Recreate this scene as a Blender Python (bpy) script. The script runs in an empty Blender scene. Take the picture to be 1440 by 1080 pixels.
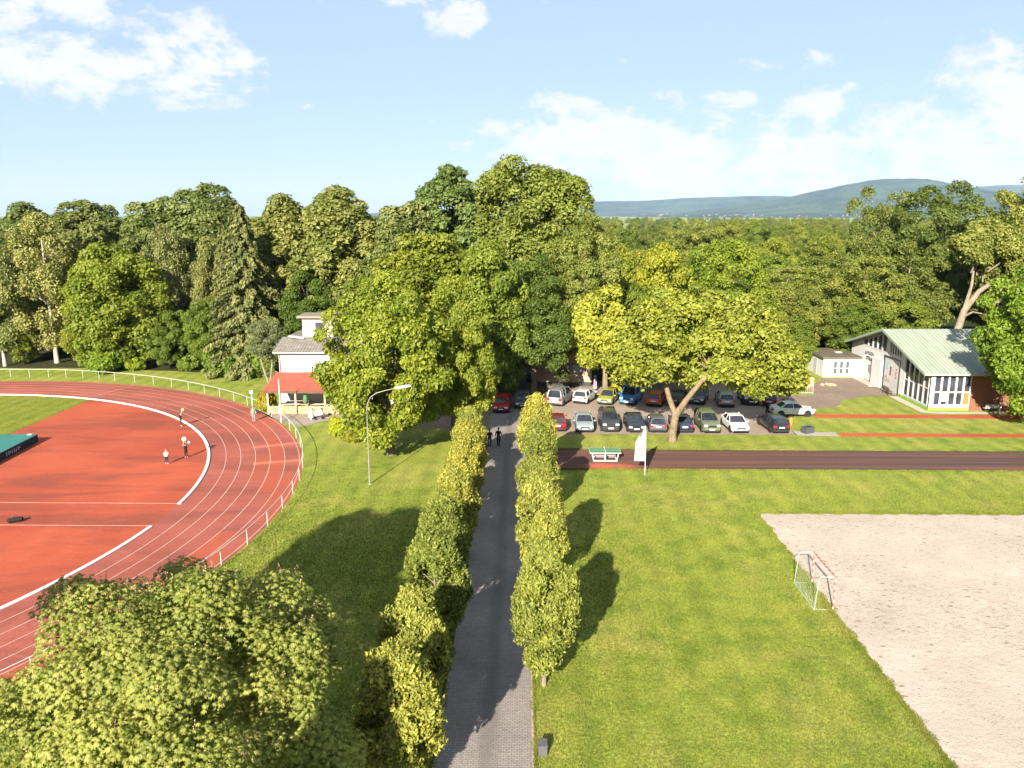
import bpy, bmesh, math, random
import numpy as np
from mathutils import Vector, Matrix, Quaternion, noise

PI = math.pi
sc = bpy.context.scene
COL = sc.collection
R = math.radians

# ------------------------------------------------------------------ node helpers
def new_mat(name):
    m = bpy.data.materials.new(name); m.use_nodes = True
    m.node_tree.nodes.clear()
    return m, m.node_tree

class NT:
    """tiny wrapper to write node graphs briefly"""
    def __init__(s, nt): s.nt = nt
    def n(s, t, **kw):
        nd = s.nt.nodes.new(t)
        for k, v in kw.items(): setattr(nd, k, v)
        return nd
    def L(s, a, b): s.nt.links.new(a, b)
    def setin(s, nd, i, v):
        if isinstance(v, bpy.types.NodeSocket): s.L(v, nd.inputs[i])
        elif v is not None: nd.inputs[i].default_value = v
    def math(s, op, a, b=None, c=None, clamp=False):
        nd = s.n('ShaderNodeMath', operation=op, use_clamp=clamp)
        s.setin(nd, 0, a); s.setin(nd, 1, b); s.setin(nd, 2, c)
        return nd.outputs[0]
    def noise(s, vec, scale, detail=4, rough=.55, dist=0.0, lac=2.0):
        nd = s.n('ShaderNodeTexNoise')
        if vec is not None: s.L(vec, nd.inputs['Vector'])
        nd.inputs['Scale'].default_value = scale; nd.inputs['Detail'].default_value = detail
        nd.inputs['Roughness'].default_value = rough; nd.inputs['Distortion'].default_value = dist
        return nd.outputs['Fac']
    def ramp(s, fac, stops, interp='LINEAR'):
        nd = s.n('ShaderNodeValToRGB'); e = nd.color_ramp.elements; nd.color_ramp.interpolation = interp
        while len(e) < len(stops): e.new(.5)
        for el, (p, c) in zip(e, stops):
            el.position = p; el.color = (c[0], c[1], c[2], 1) if not isinstance(c, (int, float)) else (c, c, c, 1)
        s.L(fac, nd.inputs[0]); return nd.outputs[0]
    def mix(s, fac, a, b, blend='MIX'):
        nd = s.n('ShaderNodeMix', data_type='RGBA', blend_type=blend)
        s.setin(nd, 0, fac)
        for i, v in ((6, a), (7, b)):
            if isinstance(v, (tuple, list)): v = (v[0], v[1], v[2], 1)
            s.setin(nd, i, v)
        return nd.outputs[2]
    def mapr(s, v, a, b, c, d, smooth=False):
        nd = s.n('ShaderNodeMapRange', clamp=True)
        if smooth: nd.interpolation_type = 'SMOOTHSTEP'
        s.setin(nd, 0, v); nd.inputs[1].default_value = a; nd.inputs[2].default_value = b
        nd.inputs[3].default_value = c; nd.inputs[4].default_value = d
        return nd.outputs[0]
    def pos(s): return s.n('ShaderNodeNewGeometry').outputs['Position']
    def obj(s): return s.n('ShaderNodeTexCoord').outputs['Object']
    def scale(s, vec, sx, sy, sz, loc=(0, 0, 0), rot=(0, 0, 0)):
        nd = s.n('ShaderNodeMapping'); s.L(vec, nd.inputs[0])
        nd.inputs['Scale'].default_value = (sx, sy, sz); nd.inputs['Location'].default_value = loc; nd.inputs['Rotation'].default_value = rot
        return nd.outputs[0]
    def bump(s, h, strength, dist):
        nd = s.n('ShaderNodeBump'); s.L(h, nd.inputs['Height'])
        nd.inputs['Strength'].default_value = strength; nd.inputs['Distance'].default_value = dist
        return nd.outputs[0]
    def out(s, surf=None, vol=None):
        o = s.n('ShaderNodeOutputMaterial')
        if surf is not None: s.L(surf, o.inputs['Surface'])
        if vol is not None: s.L(vol, o.inputs['Volume'])
    def bsdf(s, color, rough=.6, spec=.3, metal=0.0, normal=None, coat=0.0):
        b = s.n('ShaderNodeBsdfPrincipled')
        if isinstance(color, (tuple, list)): color = (color[0], color[1], color[2], 1)
        s.setin(b, 'Base Color', color); s.setin(b, 'Roughness', rough); s.setin(b, 'Metallic', metal)
        b.inputs['Specular IOR Level'].default_value = spec
        if coat: b.inputs['Coat Weight'].default_value = coat; b.inputs['Coat Roughness'].default_value = .06
        if normal is not None: s.L(normal, b.inputs['Normal'])
        return b.outputs[0]

def plain(name, color, rough=.6, spec=.3, metal=0.0, coat=0.0, var=.12, vs=6.0):
    """a procedural material: colour with a little dirt / wear variation"""
    m, t = new_mat(name); g = NT(t)
    n = g.noise(g.obj(), vs, 4, .6)
    f = g.mapr(n, .3, .7, 1 - var, 1 + var)
    c = g.mix(1.0, color, f, 'MULTIPLY')
    r = g.mapr(n, .3, .7, max(.02, rough - .06), min(1, rough + .06))
    g.out(g.bsdf(c, r, spec, metal, None, coat))
    return m

# ------------------------------------------------------------------ object helpers
def link(o, parent=None):
    COL.objects.link(o)
    if parent is not None: o.parent = parent
    return o

def thing(name, label, cat, loc=(0, 0, 0), rotz=0.0, group=None, scale=None):
    o = bpy.data.objects.new(name, None); COL.objects.link(o)
    o.empty_display_size = .3
    o.location = loc; o.rotation_euler = (0, 0, rotz)
    if scale: o.scale = scale
    o['label'] = label; o['category'] = cat
    if group: o['group'] = group
    return o

def tag(o, label, cat, group=None, kind=None):
    if label: o['label'] = label
    if cat: o['category'] = cat
    if group: o['group'] = group
    if kind: o['kind'] = kind
    return o

def dup(root, loc, rotz=0.0, label=None, group=None, scale=None):
    r = root.copy(); COL.objects.link(r); r.location = loc; r.rotation_euler = (0, 0, rotz)
    if scale: r.scale = scale
    if label: r['label'] = label
    if group: r['group'] = group
    for ch in list(root.children):
        c = ch.copy(); COL.objects.link(c); c.parent = r
        for q in list(ch.children):
            d = q.copy(); COL.objects.link(d); d.parent = c
    return r

class MB:
    """collects shapes into one mesh"""
    def __init__(s): s.v = []; s.f = []; s.m = []
    def add(s, vs, fs, mi=0):
        o = len(s.v); s.v += [tuple(v) for v in vs]
        for f in fs: s.f.append(tuple(i + o for i in f)); s.m.append(mi)
    def box(s, x0, x1, y0, y1, z0, z1, mi=0, M=None):
        vs = [(x0, y0, z0), (x1, y0, z0), (x1, y1, z0), (x0, y1, z0), (x0, y0, z1), (x1, y0, z1), (x1, y1, z1), (x0, y1, z1)]
        if M is not None: vs = [M @ Vector(v) for v in vs]
        s.add(vs, [(0, 3, 2, 1), (4, 5, 6, 7), (0, 1, 5, 4), (1, 2, 6, 5), (2, 3, 7, 6), (3, 0, 4, 7)], mi)
    def tube(s, pts, rad, n=8, mi=0, cap=True):
        pts = [Vector(p) for p in pts]
        if not hasattr(rad, '__len__'): rad = [rad] * len(pts)
        vs = []; up = Vector((0, 0, 1)); prev = None
        for i, p in enumerate(pts):
            d = (pts[min(i + 1, len(pts) - 1)] - pts[max(i - 1, 0)])
            d = d.normalized() if d.length > 1e-9 else Vector((0, 0, 1))
            if prev is None:
                a = d.cross(up)
                if a.length < 1e-3: a = d.cross(Vector((1, 0, 0)))
            else:
                a = prev - d * prev.dot(d)
                if a.length < 1e-4: a = d.cross(up)
            a.normalize(); prev = a; b = d.cross(a)
            for k in range(n):
                t = 2 * PI * k / n
                vs.append(p + (a * math.cos(t) + b * math.sin(t)) * rad[i])
        fs = []
        for i in range(len(pts) - 1):
            for k in range(n):
                k2 = (k + 1) % n
                fs.append((i * n + k, i * n + k2, (i + 1) * n + k2, (i + 1) * n + k))
        if cap:
            fs.append(tuple(range(n - 1, -1, -1))); e = (len(pts) - 1) * n
            fs.append(tuple(e + k for k in range(n)))
        s.add(vs, fs, mi)
    def prism(s, poly, z0, z1, mi=0):
        n = len(poly)
        vs = [(x, y, z0) for x, y in poly] + [(x, y, z1) for x, y in poly]
        fs = [tuple(range(n - 1, -1, -1)), tuple(range(n, 2 * n))] + [(i, (i + 1) % n, n + (i + 1) % n, n + i) for i in range(n)]
        s.add(vs, fs, mi)
    def prism_axis(s, poly, a0, a1, axis='x', mi=0):
        """polygon given in the plane normal to axis, extruded along it: x -> (y,z), y -> (x,z)"""
        n = len(poly)
        if axis == 'x': mk = lambda p, a: (a, p[0], p[1])
        else: mk = lambda p, a: (p[0], a, p[1])
        vs = [mk(p, a0) for p in poly] + [mk(p, a1) for p in poly]
        fs = [tuple(range(n - 1, -1, -1)), tuple(range(n, 2 * n))] + [(i, (i + 1) % n, n + (i + 1) % n, n + i) for i in range(n)]
        s.add(vs, fs, mi)
    def sphere(s, c, r, nu=12, nv=8, mi=0, sx=1, sy=1, sz=1):
        vs = [(c[0], c[1], c[2] - r * sz)]
        for j in range(1, nv):
            t = -PI / 2 + PI * j / nv
            for i in range(nu):
                a = 2 * PI * i / nu
                vs.append((c[0] + r * sx * math.cos(t) * math.cos(a), c[1] + r * sy * math.cos(t) * math.sin(a), c[2] + r * sz * math.sin(t)))
        vs.append((c[0], c[1], c[2] + r * sz)); fs = []
        for i in range(nu): fs.append((0, 1 + (i + 1) % nu, 1 + i))
        for j in range(nv - 2):
            for i in range(nu):
                a = 1 + j * nu; b = a + nu
                fs.append((a + i, a + (i + 1) % nu, b + (i + 1) % nu, b + i))
        e = len(vs) - 1; a = 1 + (nv - 2) * nu
        for i in range(nu): fs.append((a + i, a + (i + 1) % nu, e))
        s.add(vs, fs, mi)
    def mesh(s, name, mats, smooth=False, bevel=0.0, angle=35):
        me = bpy.data.meshes.new(name); me.from_pydata(s.v, [], s.f)
        for m in (mats if isinstance(mats, (list, tuple)) else [mats]): me.materials.append(m)
        me.polygons.foreach_set('material_index', s.m)
        bm = bmesh.new(); bm.from_mesh(me)
        bmesh.ops.recalc_face_normals(bm, faces=bm.faces)
        if bevel:
            es = [e for e in bm.edges if len(e.link_faces) == 2 and e.calc_face_angle(0) > R(30)]
            bmesh.ops.bevel(bm, geom=es, offset=bevel, segments=2, affect='EDGES', profile=.6)
        bm.to_mesh(me); bm.free()
        if smooth:
            me.shade_smooth(); me.set_sharp_from_angle(angle=R(angle))
        me.update(); return me
    def build(s, name, mats, parent=None, smooth=False, bevel=0.0, angle=35):
        o = bpy.data.objects.new(name, s.mesh(name, mats, smooth, bevel, angle))
        return link(o, parent)

def struct(o): o['kind'] = 'structure'; return o

# ------------------------------------------------------------------ camera, sun, sky, render settings
cam = bpy.data.cameras.new('camera'); camo = bpy.data.objects.new('camera', cam); link(camo)
cam.sensor_fit = 'HORIZONTAL'; cam.sensor_width = 36; cam.lens = 36 * 1110 / 1440
cam.clip_start = .5; cam.clip_end = 40000
camo.location = (0, 0, 20.7); camo.rotation_euler = (R(90 - 12.1), 0, R(.845))
sc.camera = camo

SUN_EL, SUN_AZ = R(25), R(16.5)          # light travels away from the camera and slightly to the right
ld = Vector((math.sin(SUN_AZ) * math.cos(SUN_EL), math.cos(SUN_AZ) * math.cos(SUN_EL), -math.sin(SUN_EL)))
sun = bpy.data.lights.new('sun', 'SUN'); suno = bpy.data.objects.new('sun', sun); link(suno)
sun.energy = 5.0; sun.angle = R(.5); sun.color = (1.0, .93, .80)
suno.rotation_euler = ld.to_track_quat('-Z', 'Y').to_euler()
suno.location = (-30, -60, 60)

w = bpy.data.worlds.new('World'); sc.world = w; w.use_nodes = True
g = NT(w.node_tree)
bg = w.node_tree.nodes['Background']
sky = g.n('ShaderNodeTexSky', sky_type='NISHITA', sun_disc=False, sun_elevation=SUN_EL, sun_rotation=R(180) + SUN_AZ)
sky.altitude = 100; sky.air_density = 1.0; sky.dust_density = .6; sky.ozone_density = 1.6
dirv = g.n('ShaderNodeTexCoord').outputs['Generated']
sep = g.n('ShaderNodeSeparateXYZ'); g.L(dirv, sep.inputs[0])
az = g.math('MULTIPLY', g.math('ARCTAN2', sep.outputs[0], sep.outputs[1]), 180 / PI)
el = g.math('MULTIPLY', g.math('ARCSINE', sep.outputs[2]), 180 / PI)
# wobble the bearings a little so that cloud outlines billow
cn1 = g.noise(g.scale(dirv, 1, 1, 1.9), 9, 8, .66, .7)
cn2 = g.noise(g.scale(dirv, 1, 1, 1.6, (3, 1, 2)), 26, 6, .65)
nz = g.math('ADD', g.math('MULTIPLY', g.math('SUBTRACT', cn1, .5), 6.0), g.math('MULTIPLY', g.math('SUBTRACT', cn2, .5), 4.2))
# (azimuth, elevation, half width, half height, weight) in degrees
CL = [(-31, 12.6, 8.0, 3.6, 1.0), (-28.5, 9.0, 5.2, 2.0, 1.05), (-22.5, 9.4, 5.0, 2.3, 1.0), (-19.0, 9.9, 1.5, 1.1, .8), (-38, 14.5, 9, 4.5, 1.1), (-32, 13.5, 5.5, 2.6, 1.0),
      (-4.4, 12.7, 2.4, 1.3, .9), (-7.3, 14.3, 3.0, 1.0, .62), (-1.5, 15.5, 3.5, .8, .35), (-14.6, 7.2, .8, .5, .3),
      (6.2, 4.6, 8, 2.9, 1.1), (15, 3.0, 10, 2.9, 1.1), (27, 3.4, 10, 3.8, 1.1), (36, 5.8, 10, 4.3, 1.2), (46, 5, 10, 4.5, 1.0),
      (17.6, 9.7, 3.6, .75, .6), (20, 6.8, 3.2, 1.4, .62), (13.5, 7.4, 2.6, .9, .5), (4.0, 7.2, 4.5, .9, .45), (31.5, 12.1, 3.0, .5, .35),
      (60, 12, 9, 3, .8), (-60, 9, 10, 3, .9), (-75, 20, 12, 4, .9), (85, 18, 12, 4, .9), (120, 25, 20, 5, .8), (-130, 30, 20, 5, .8), (105, 42, 38, 13, 1.0), (-105, 44, 38, 13, 1.0), (172, 58, 70, 16, 1.1), (40, 62, 50, 12, .9)]  # closing entries: unseen clouds overhead and behind, added to brighten the shadows
acc = None
for a, e, ra, re, wt in CL:
    dx = g.math('MULTIPLY', g.math('SUBTRACT', az, a), 1 / ra)
    dy = g.math('MULTIPLY', g.math('SUBTRACT', el, e), 1 / re)
    d2 = g.math('ADD', g.math('MULTIPLY', dx, dx), g.math('MULTIPLY', dy, dy))
    f = g.math('SUBTRACT', wt, d2)
    f = g.math('MAXIMUM', f, -1.6)
    acc = f if acc is None else g.math('SMOOTH_MAX', acc, f, .5)
dens = g.math('ADD', acc, nz)
cloud = g.mapr(dens, -.30, .95, 0, 1, True)
shade = g.mapr(g.noise(g.scale(dirv, 1, 1, 2.4, (7, 0, 0)), 16, 6, .6), .3, .7, .80, 1.03)
cc = g.mix(g.mapr(shade, .8, 1.03, 0, 1), (4.2, 4.4, 4.6), (4.9, 4.85, 4.8))
wash = g.mix(.78, sky.outputs[0], g.mix(g.mapr(el, 0, 17, 0, 1), (2.3, 2.95, 3.55), (2.4, 3.15, 4.1)))       # thin high veil over the whole sky
skyc = g.mix(g.math('MULTIPLY', cloud, .95), wash, cc)
g.L(skyc, bg.inputs[0]); bg.inputs[1].default_value = .06

vs_ = sc.view_settings
sc.display_settings.display_device = 'sRGB'
vs_.view_transform = 'Standard'; vs_.look = 'None'; vs_.gamma = 1; vs_.use_curve_mapping = False
vs_.exposure = 1.85
cy = sc.cycles
sc.render.engine = 'CYCLES'
cy.use_denoising = True; cy.max_bounces = 6; cy.diffuse_bounces = 3; cy.glossy_bounces = 2; cy.transmission_bounces = 4
cy.transparent_max_bounces = 6; cy.volume_bounces = 0; cy.sample_clamp_indirect = 6
cy.use_adaptive_sampling = True; cy.adaptive_threshold = .015
cy.caustics_reflective = False; cy.caustics_refractive = False
sc.render.film_transparent = False
# ------------------------------------------------------------------ ground materials
def grass_mat(name, a=(.122, .165, .020), b=(.205, .226, .035), c=(.335, .275, .085), stripes=True):
    m, t = new_mat(name); g = NT(t); P = g.pos()
    big = g.noise(P, .055, 4, .6, .4); mid = g.noise(P, .55, 4, .6); fine = g.noise(P, 5.5, 4, .75); vf = g.noise(P, 17, 2, .7)
    col = g.ramp(mid, [(.34, a), (.60, b)])
    col2 = g.mix(g.mapr(big, .42, .68, 0, .65), col, b)
    dry = g.noise(P, .16, 5, .65, .5)
    col3 = g.mix(g.mapr(dry, .50, .70, 0, .5), col2, c)
    sp = g.mapr(g.math('ADD', g.math('MULTIPLY', fine, .6), g.math('MULTIPLY', vf, .4)), .34, .66, .38, 1.62)
    col4 = g.mix(1.0, col3, sp, 'MULTIPLY')
    if stripes:                                   # faint mowing lanes that run along the drive
        sx = g.n('ShaderNodeSeparateXYZ'); g.L(P, sx.inputs[0])
        wv = g.math('SINE', g.math('MULTIPLY', g.math('ADD', sx.outputs[0], g.math('MULTIPLY', mid, .8)), 3.6))
        col4 = g.mix(1.0, col4, g.mapr(wv, -1, 1, .90, 1.08), 'MULTIPLY')
    # small clover / daisy flecks
    vo = g.n('ShaderNodeTexVoronoi'); g.L(P, vo.inputs['Vector']); vo.inputs['Scale'].default_value = 2.6
    fl = g.mapr(vo.outputs['Distance'], .035, .06, 1, 0)
    col5 = g.mix(g.math('MULTIPLY', fl, g.mapr(mid, .5, .6, 0, .55)), col4, (.5, .5, .38))
    h = g.math('ADD', g.math('MULTIPLY', fine, .7), g.math('MULTIPLY', vf, .3))
    g.out(g.bsdf(col5, .85, .12, 0, g.bump(h, .9, .16)))
    return m

M_GRASS = grass_mat('meadow_grass')
M_INFIELD = grass_mat('infield_turf', (.105, .135, .014), (.165, .175, .022), (.21, .19, .04))

def track_mat(name, c1, c2, dark, rough=.75, stain=.5, ring=False):
    m, t = new_mat(name); g = NT(t); P = g.pos()
    n1 = g.noise(P, .10, 5, .6, .8); n2 = g.noise(g.scale(P, .07, .30, 1), 1.0, 5, .6, .5); n3 = g.noise(P, 9, 3, .7); n4 = g.noise(g.scale(P, .5, 1.6, 1), 1.0, 4, .7, 1.2)
    col = g.ramp(n1, [(.32, c1), (.66, c2)])
    col = g.mix(g.mapr(n2, .47, .60, 0, stain), col, dark)
    col = g.mix(g.mapr(n4, .56, .72, 0, stain * .6), col, (c2[0] * 1.08, c2[1] * 1.7, c2[2] * 1.9))
    col = g.mix(1.0, col, g.mapr(n3, .3, .7, .8, 1.2), 'MULTIPLY')
    if ring:   # the bend: lanes worn differently, patches of newer coating
        v = g.n('ShaderNodeVectorMath', operation='SUBTRACT'); g.L(P, v.inputs[0]); v.inputs[1].default_value = (-61.86, 52.83, 0)
        s = g.n('ShaderNodeSeparateXYZ'); g.L(v.outputs[0], s.inputs[0])
        ang = g.math('ARCTAN2', s.outputs[1], s.outputs[0])
        ln = g.n('ShaderNodeVectorMath', operation='LENGTH'); g.L(v.outputs[0], ln.inputs[0])
        lane = g.math('FLOOR', g.math('MULTIPLY', g.math('SUBTRACT', ln.outputs[1], 36.8), 1 / 1.22))
        cm = g.n('ShaderNodeCombineXYZ'); g.L(g.math('FLOOR', g.math('ADD', g.math('MULTIPLY', ang, 5.5), g.math('MULTIPLY', lane, .37))), cm.inputs[0]); g.L(lane, cm.inputs[1])
        wn = g.n('ShaderNodeTexWhiteNoise'); g.L(cm.outputs[0], wn.inputs[0])
        lw = g.n('ShaderNodeTexWhiteNoise', noise_dimensions='1D'); g.L(lane, lw.inputs[1])
        outer = g.mapr(lane, 2.5, 3.5, .15, 1)
        fresh = g.math('MULTIPLY', g.mapr(wn.outputs[0], .45, .7, 0, .7), g.math('MULTIPLY', outer, g.mapr(g.math('ABSOLUTE', ang), .45, .7, 1, .35)))
        col = g.mix(fresh, col, (.30, .060, .027))
        streak = g.noise(g.scale(P, 1, 1, 1), .5, 3, .6, 3.0)
        col = g.mix(g.mapr(streak, .58, .72, 0, .4), col, dark)
        # a pair of newer pale changeover bands across the outer lanes
        for a0, a1 in ((.268, .284), (.392, .408)):
            band = g.math('MULTIPLY', g.math('MULTIPLY', g.math('GREATER_THAN', ang, a0), g.math('LESS_THAN', ang, a1)), g.math('GREATER_THAN', lane, 2.5))
            col = g.mix(g.math('MULTIPLY', band, .75), col, (.40, .125, .075))
    g.out(g.bsdf(col, rough, .25, 0, g.bump(n3, .35, .02)))
    return m

M_TRACK = track_mat('running_track_tartan', (.215, .056, .039), (.28, .076, .052), (.125, .036, .026), stain=.5, ring=True)
M_DZONE = track_mat('dzone_tartan', (.255, .043, .018), (.325, .066, .030), (.115, .034, .023), stain=.55)
M_STRIP = track_mat('runup_tartan', (.29, .052, .019), (.33, .066, .026), (.19, .04, .02), stain=.4)

# dark worn sprint strip: black streaks along x, orange patch at its west end
def sprint_mat():
    m, t = new_mat('sprint_strip_tartan'); g = NT(t); P = g.pos()
    st = g.noise(g.scale(P, .035, 1.5, 1), 1.0, 5, .6, .2); n3 = g.noise(P, 8, 3, .7); n1 = g.noise(P, .5, 4, .65, .6)
    col = g.ramp(st, [(.36, (.036, .033, .034)), (.50, (.082, .040, .031)), (.66, (.125, .053, .037))])
    sx = g.n('ShaderNodeSeparateXYZ'); g.L(P, sx.inputs[0])
    west = g.mapr(sx.outputs[0], 6, 14, 1, 0, True)
    col = g.mix(g.math('MULTIPLY', west, .6), col, (.115, .050, .038))
    dx = g.math('MULTIPLY', g.math('SUBTRACT', sx.outputs[0], 7.0), 1 / 2.6); dy = g.math('MULTIPLY', g.math('SUBTRACT', sx.outputs[1], 63.6), 1 / .95)
    d = g.math('ADD', g.math('MULTIPLY', dx, dx), g.math('MULTIPLY', dy, dy))
    d = g.math('ADD', d, g.math('MULTIPLY', g.math('SUBTRACT', n1, .5), 2.2))
    col = g.mix(g.mapr(d, .2, 1.2, .85, 0), col, (.36, .085, .045))
    col = g.mix(1.0, col, g.mapr(n3, .3, .7, .75, 1.25), 'MULTIPLY')
    col = g.mix(g.mapr(n1, .66, .76, 0, .35), col, (.20, .10, .08))
    g.out(g.bsdf(col, .78, .25, 0, g.bump(n3, .3, .02)))
    return m
M_SPRINT = sprint_mat()

def sand_mat():
    m, t = new_mat('court_sand'); g = NT(t); P = g.pos()
    n1 = g.noise(P, .22, 5, .62, .4); n2 = g.noise(P, 2.2, 5, .75); n3 = g.noise(P, 11, 3, .8)
    col = g.ramp(n1, [(.3, (.315, .258, .215)), (.68, (.395, .333, .283))])
    tread = g.noise(g.scale(P, 1, 1.6, 1), 2.6, 6, .9, .6)
    zone = g.mapr(g.noise(P, .12, 3, .5), .40, .6, 0, 1)
    col = g.mix(g.math('MULTIPLY', g.mapr(tread, .55, .62, 0, .8), g.math('MAXIMUM', zone, .25)), col, (.135, .088, .045))
    col = g.mix(g.mapr(n2, .62, .74, 0, .3), col, (.22, .17, .11))
    for sc2, th, seed in ((1.35, .84, 0), (2.9, .74, 5), (5.0, .80, 9)):     # scuffs and dry leaf litter: small irregular brown flecks, thicker in drifts
        vo = g.n('ShaderNodeTexVoronoi'); g.L(g.scale(P, 1, 1.9, 1, (seed, seed, 0), (0, 0, .3)), vo.inputs['Vector']); vo.inputs['Scale'].default_value = sc2
        d = g.math('ADD', vo.outputs['Distance'], g.math('MULTIPLY', g.math('SUBTRACT', g.noise(P, 7, 3, .7), .5), .55))
        cs = g.n('ShaderNodeSeparateXYZ'); g.L(vo.outputs['Color'], cs.inputs[0])
        on = g.math('GREATER_THAN', g.math('ADD', cs.outputs[0], g.math('MULTIPLY', zone, .38)), th)
        col = g.mix(g.math('MULTIPLY', g.mapr(d, .12, .22, .68, 0), on), col, (.125, .085, .05))
    col = g.mix(1.0, col, g.mapr(n3, .3, .7, .80, 1.2), 'MULTIPLY')
    h = g.math('ADD', g.math('MULTIPLY', n2, .7), g.math('MULTIPLY', n3, .3))
    g.out(g.bsdf(col, .95, .08, 0, g.bump(h, .8, .12)))
    return m
M_SAND = sand_mat()

def paver_mat(name, c1, c2, mortar, sx, sy, wear=True, rough=.85):
    m, t = new_mat(name); g = NT(t); P = g.pos()
    b = g.n('ShaderNodeTexBrick'); g.L(P, b.inputs['Vector'])
    b.inputs['Scale'].default_value = 1; b.inputs['Brick Width'].default_value = sx; b.inputs['Row Height'].default_value = sy
    b.inputs['Mortar Size'].default_value = .012; b.inputs['Mortar Smooth'].default_value = .3; b.inputs['Bias'].default_value = 0
    b.inputs['Color1'].default_value = (*c1, 1); b.inputs['Color2'].default_value = (*c2, 1); b.inputs['Mortar'].default_value = (*mortar, 1)
    n1 = g.noise(P, .35, 5, .65, .3); n2 = g.noise(P, 7, 4, .7)
    col = g.mix(1.0, b.outputs[0], g.mapr(n1, .3, .7, .84, 1.14), 'MULTIPLY')
    col = g.mix(1.0, col, g.mapr(n2, .3, .7, .85, 1.15), 'MULTIPLY')
    if wear:
        s = g.n('ShaderNodeSeparateXYZ'); g.L(P, s.inputs[0])
        wv = g.noise(g.scale(P, 1, .12, 1), 1.3, 4, .6)
        d = g.math('ABSOLUTE', g.math('ADD', g.math('SUBTRACT', s.outputs[0], -1.4), g.math('MULTIPLY', g.math('SUBTRACT', wv, .5), .9)))
        col = g.mix(g.mapr(d, .05, .55, .55, 0, True), col, (.10, .088, .078))
    g.out(g.bsdf(col, rough, .2, 0, g.bump(b.outputs[1], -.25, .012)))
    return m
M_PAVE = paver_mat('drive_pavers', (.225, .192, .175), (.185, .158, .145), (.088, .078, .072), .21, .105)
M_CARPARK = paver_mat('carpark_pavers', (.27, .205, .155), (.23, .178, .138), (.15, .115, .085), .24, .12, wear=False)
M_YARD = paver_mat('yard_pavers', (.19, .142, .108), (.162, .122, .094), (.11, .085, .065), .3, .3, wear=False)
M_TERR = paver_mat('terrace_pavers', (.25, .20, .165), (.215, .172, .142), (.13, .11, .09), .4, .4, wear=False)
M_EDGE = plain('edging_stone', (.30, .22, .175), .85, .2, var=.25, vs=3)
M_LINE = plain('line_paint', (.42, .30, .25), .6, .25, var=.22, vs=2.5)
M_LINE2 = plain('faded_line_paint', (.50, .30, .24), .7, .2, var=.25, vs=2.0)
M_GRAVEL = plain('gravel', (.27, .24, .20), .9, .1, var=.3, vs=5)

def sheet(name, rings, z, m, hole=None):
    """flat sheet from polygon outlines"""
    bm = bmesh.new()
    for poly in rings:
        bm.faces.new([bm.verts.new((x, y, z)) for x, y in poly])
    bmesh.ops.triangulate(bm, faces=bm.faces)
    bmesh.ops.recalc_face_normals(bm, faces=bm.faces)
    if bm.faces and sum(f.normal.z for f in bm.faces) < 0: bmesh.ops.reverse_faces(bm, faces=bm.faces)
    me = bpy.data.meshes.new(name); bm.to_mesh(me); bm.free(); me.materials.append(m)
    return struct(link(bpy.data.objects.new(name, me)))

_rs = random.Random(5)
def rough_poly(poly, step, amp, seed=0):
    """the outline with its edges broken up so that grass creeps over them unevenly"""
    out = []
    for i in range(len(poly)):
        a = Vector((*poly[i], 0)); b = Vector((*poly[(i + 1) % len(poly)], 0)); L = (b - a).length; k = max(1, int(L / step))
        nr = Vector((-(b - a).y, (b - a).x, 0)).normalized()
        for j in range(k):
            p = a.lerp(b, j / k)
            d = (noise.noise(Vector((p.x * .7 + seed, p.y * .7, 3))) + .7 * noise.noise(Vector((p.x * 3.1, p.y * 3.1 + seed, 8)))) * amp
            out.append((p.x + nr.x * d, p.y + nr.y * d))
    return out

# the ground: one sheet to the horizon, fine near the camera
ax = sorted(set([-12500, -9000, -6000, -4000, -2600, -1700, -1100, -700, -450, -300] + list(range(-200, 201, 10)) + [300, 450, 700, 1100, 1700, 2600, 4000, 6000, 9000, 12500]))
ay = sorted(set([-190, -150, -110] + list(range(-80, 241, 10)) + [300, 450, 700, 1100, 1700, 2600, 4000, 6000, 9000, 12000, 14300]))
vs = [(x, y, 0) for y in ay for x in ax]; nx = len(ax)
fs = [(j * nx + i, j * nx + i + 1, (j + 1) * nx + i + 1, (j + 1) * nx + i) for j in range(len(ay) - 1) for i in range(nx - 1)]
me = bpy.data.meshes.new('ground'); me.from_pydata(vs, [], fs); me.materials.append(M_GRASS)
struct(link(bpy.data.objects.new('ground', me)))

# ------------------------------------------------------------------ running track (half circle bend, centre CX,CY)
CX, CY, RI, LANE, NL = -61.86, 52.83, 36.74, 1.22, 6
RO = RI + .2 + LANE * NL
def bend(r, a0=-90, a1=90, n=96, ext=46):
    p = [(CX + r * math.cos(R(a0 + (a1 - a0) * i / n)), CY + r * math.sin(R(a0 + (a1 - a0) * i / n))) for i in range(n + 1)]
    if ext: p = [(CX - ext, CY - r)] + p + [(CX - ext, CY + r)]
    return p
def ribbon(name, r0, r1, z, m, a0=-90, a1=90, n=96, ext=46):
    A, B = bend(r0, a0, a1, n, ext), bend(r1, a0, a1, n, ext); k = len(A)
    me = bpy.data.meshes.new(name)
    me.from_pydata([(x, y, z) for x, y in A] + [(x, y, z) for x, y in B], [], [(i, k + i, k + i + 1, i + 1) for i in range(k - 1)])
    me.materials.append(m); me.update()
    return struct(link(bpy.data.objects.new(name, me)))
ribbon('running_track', RI - .02, RO + .25, .012, M_TRACK)
for k in range(1, NL + 1):
    ribbon('lane_line', RI + .2 + k * LANE - .026, RI + .2 + k * LANE + .026, .020, M_LINE)
dz = [(x, y) for x, y in bend(RI - .02, -90, 90, 96, 0)]
ddx = -49.6
dpoly = [(x, y) for x, y in dz if x > ddx]
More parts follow.
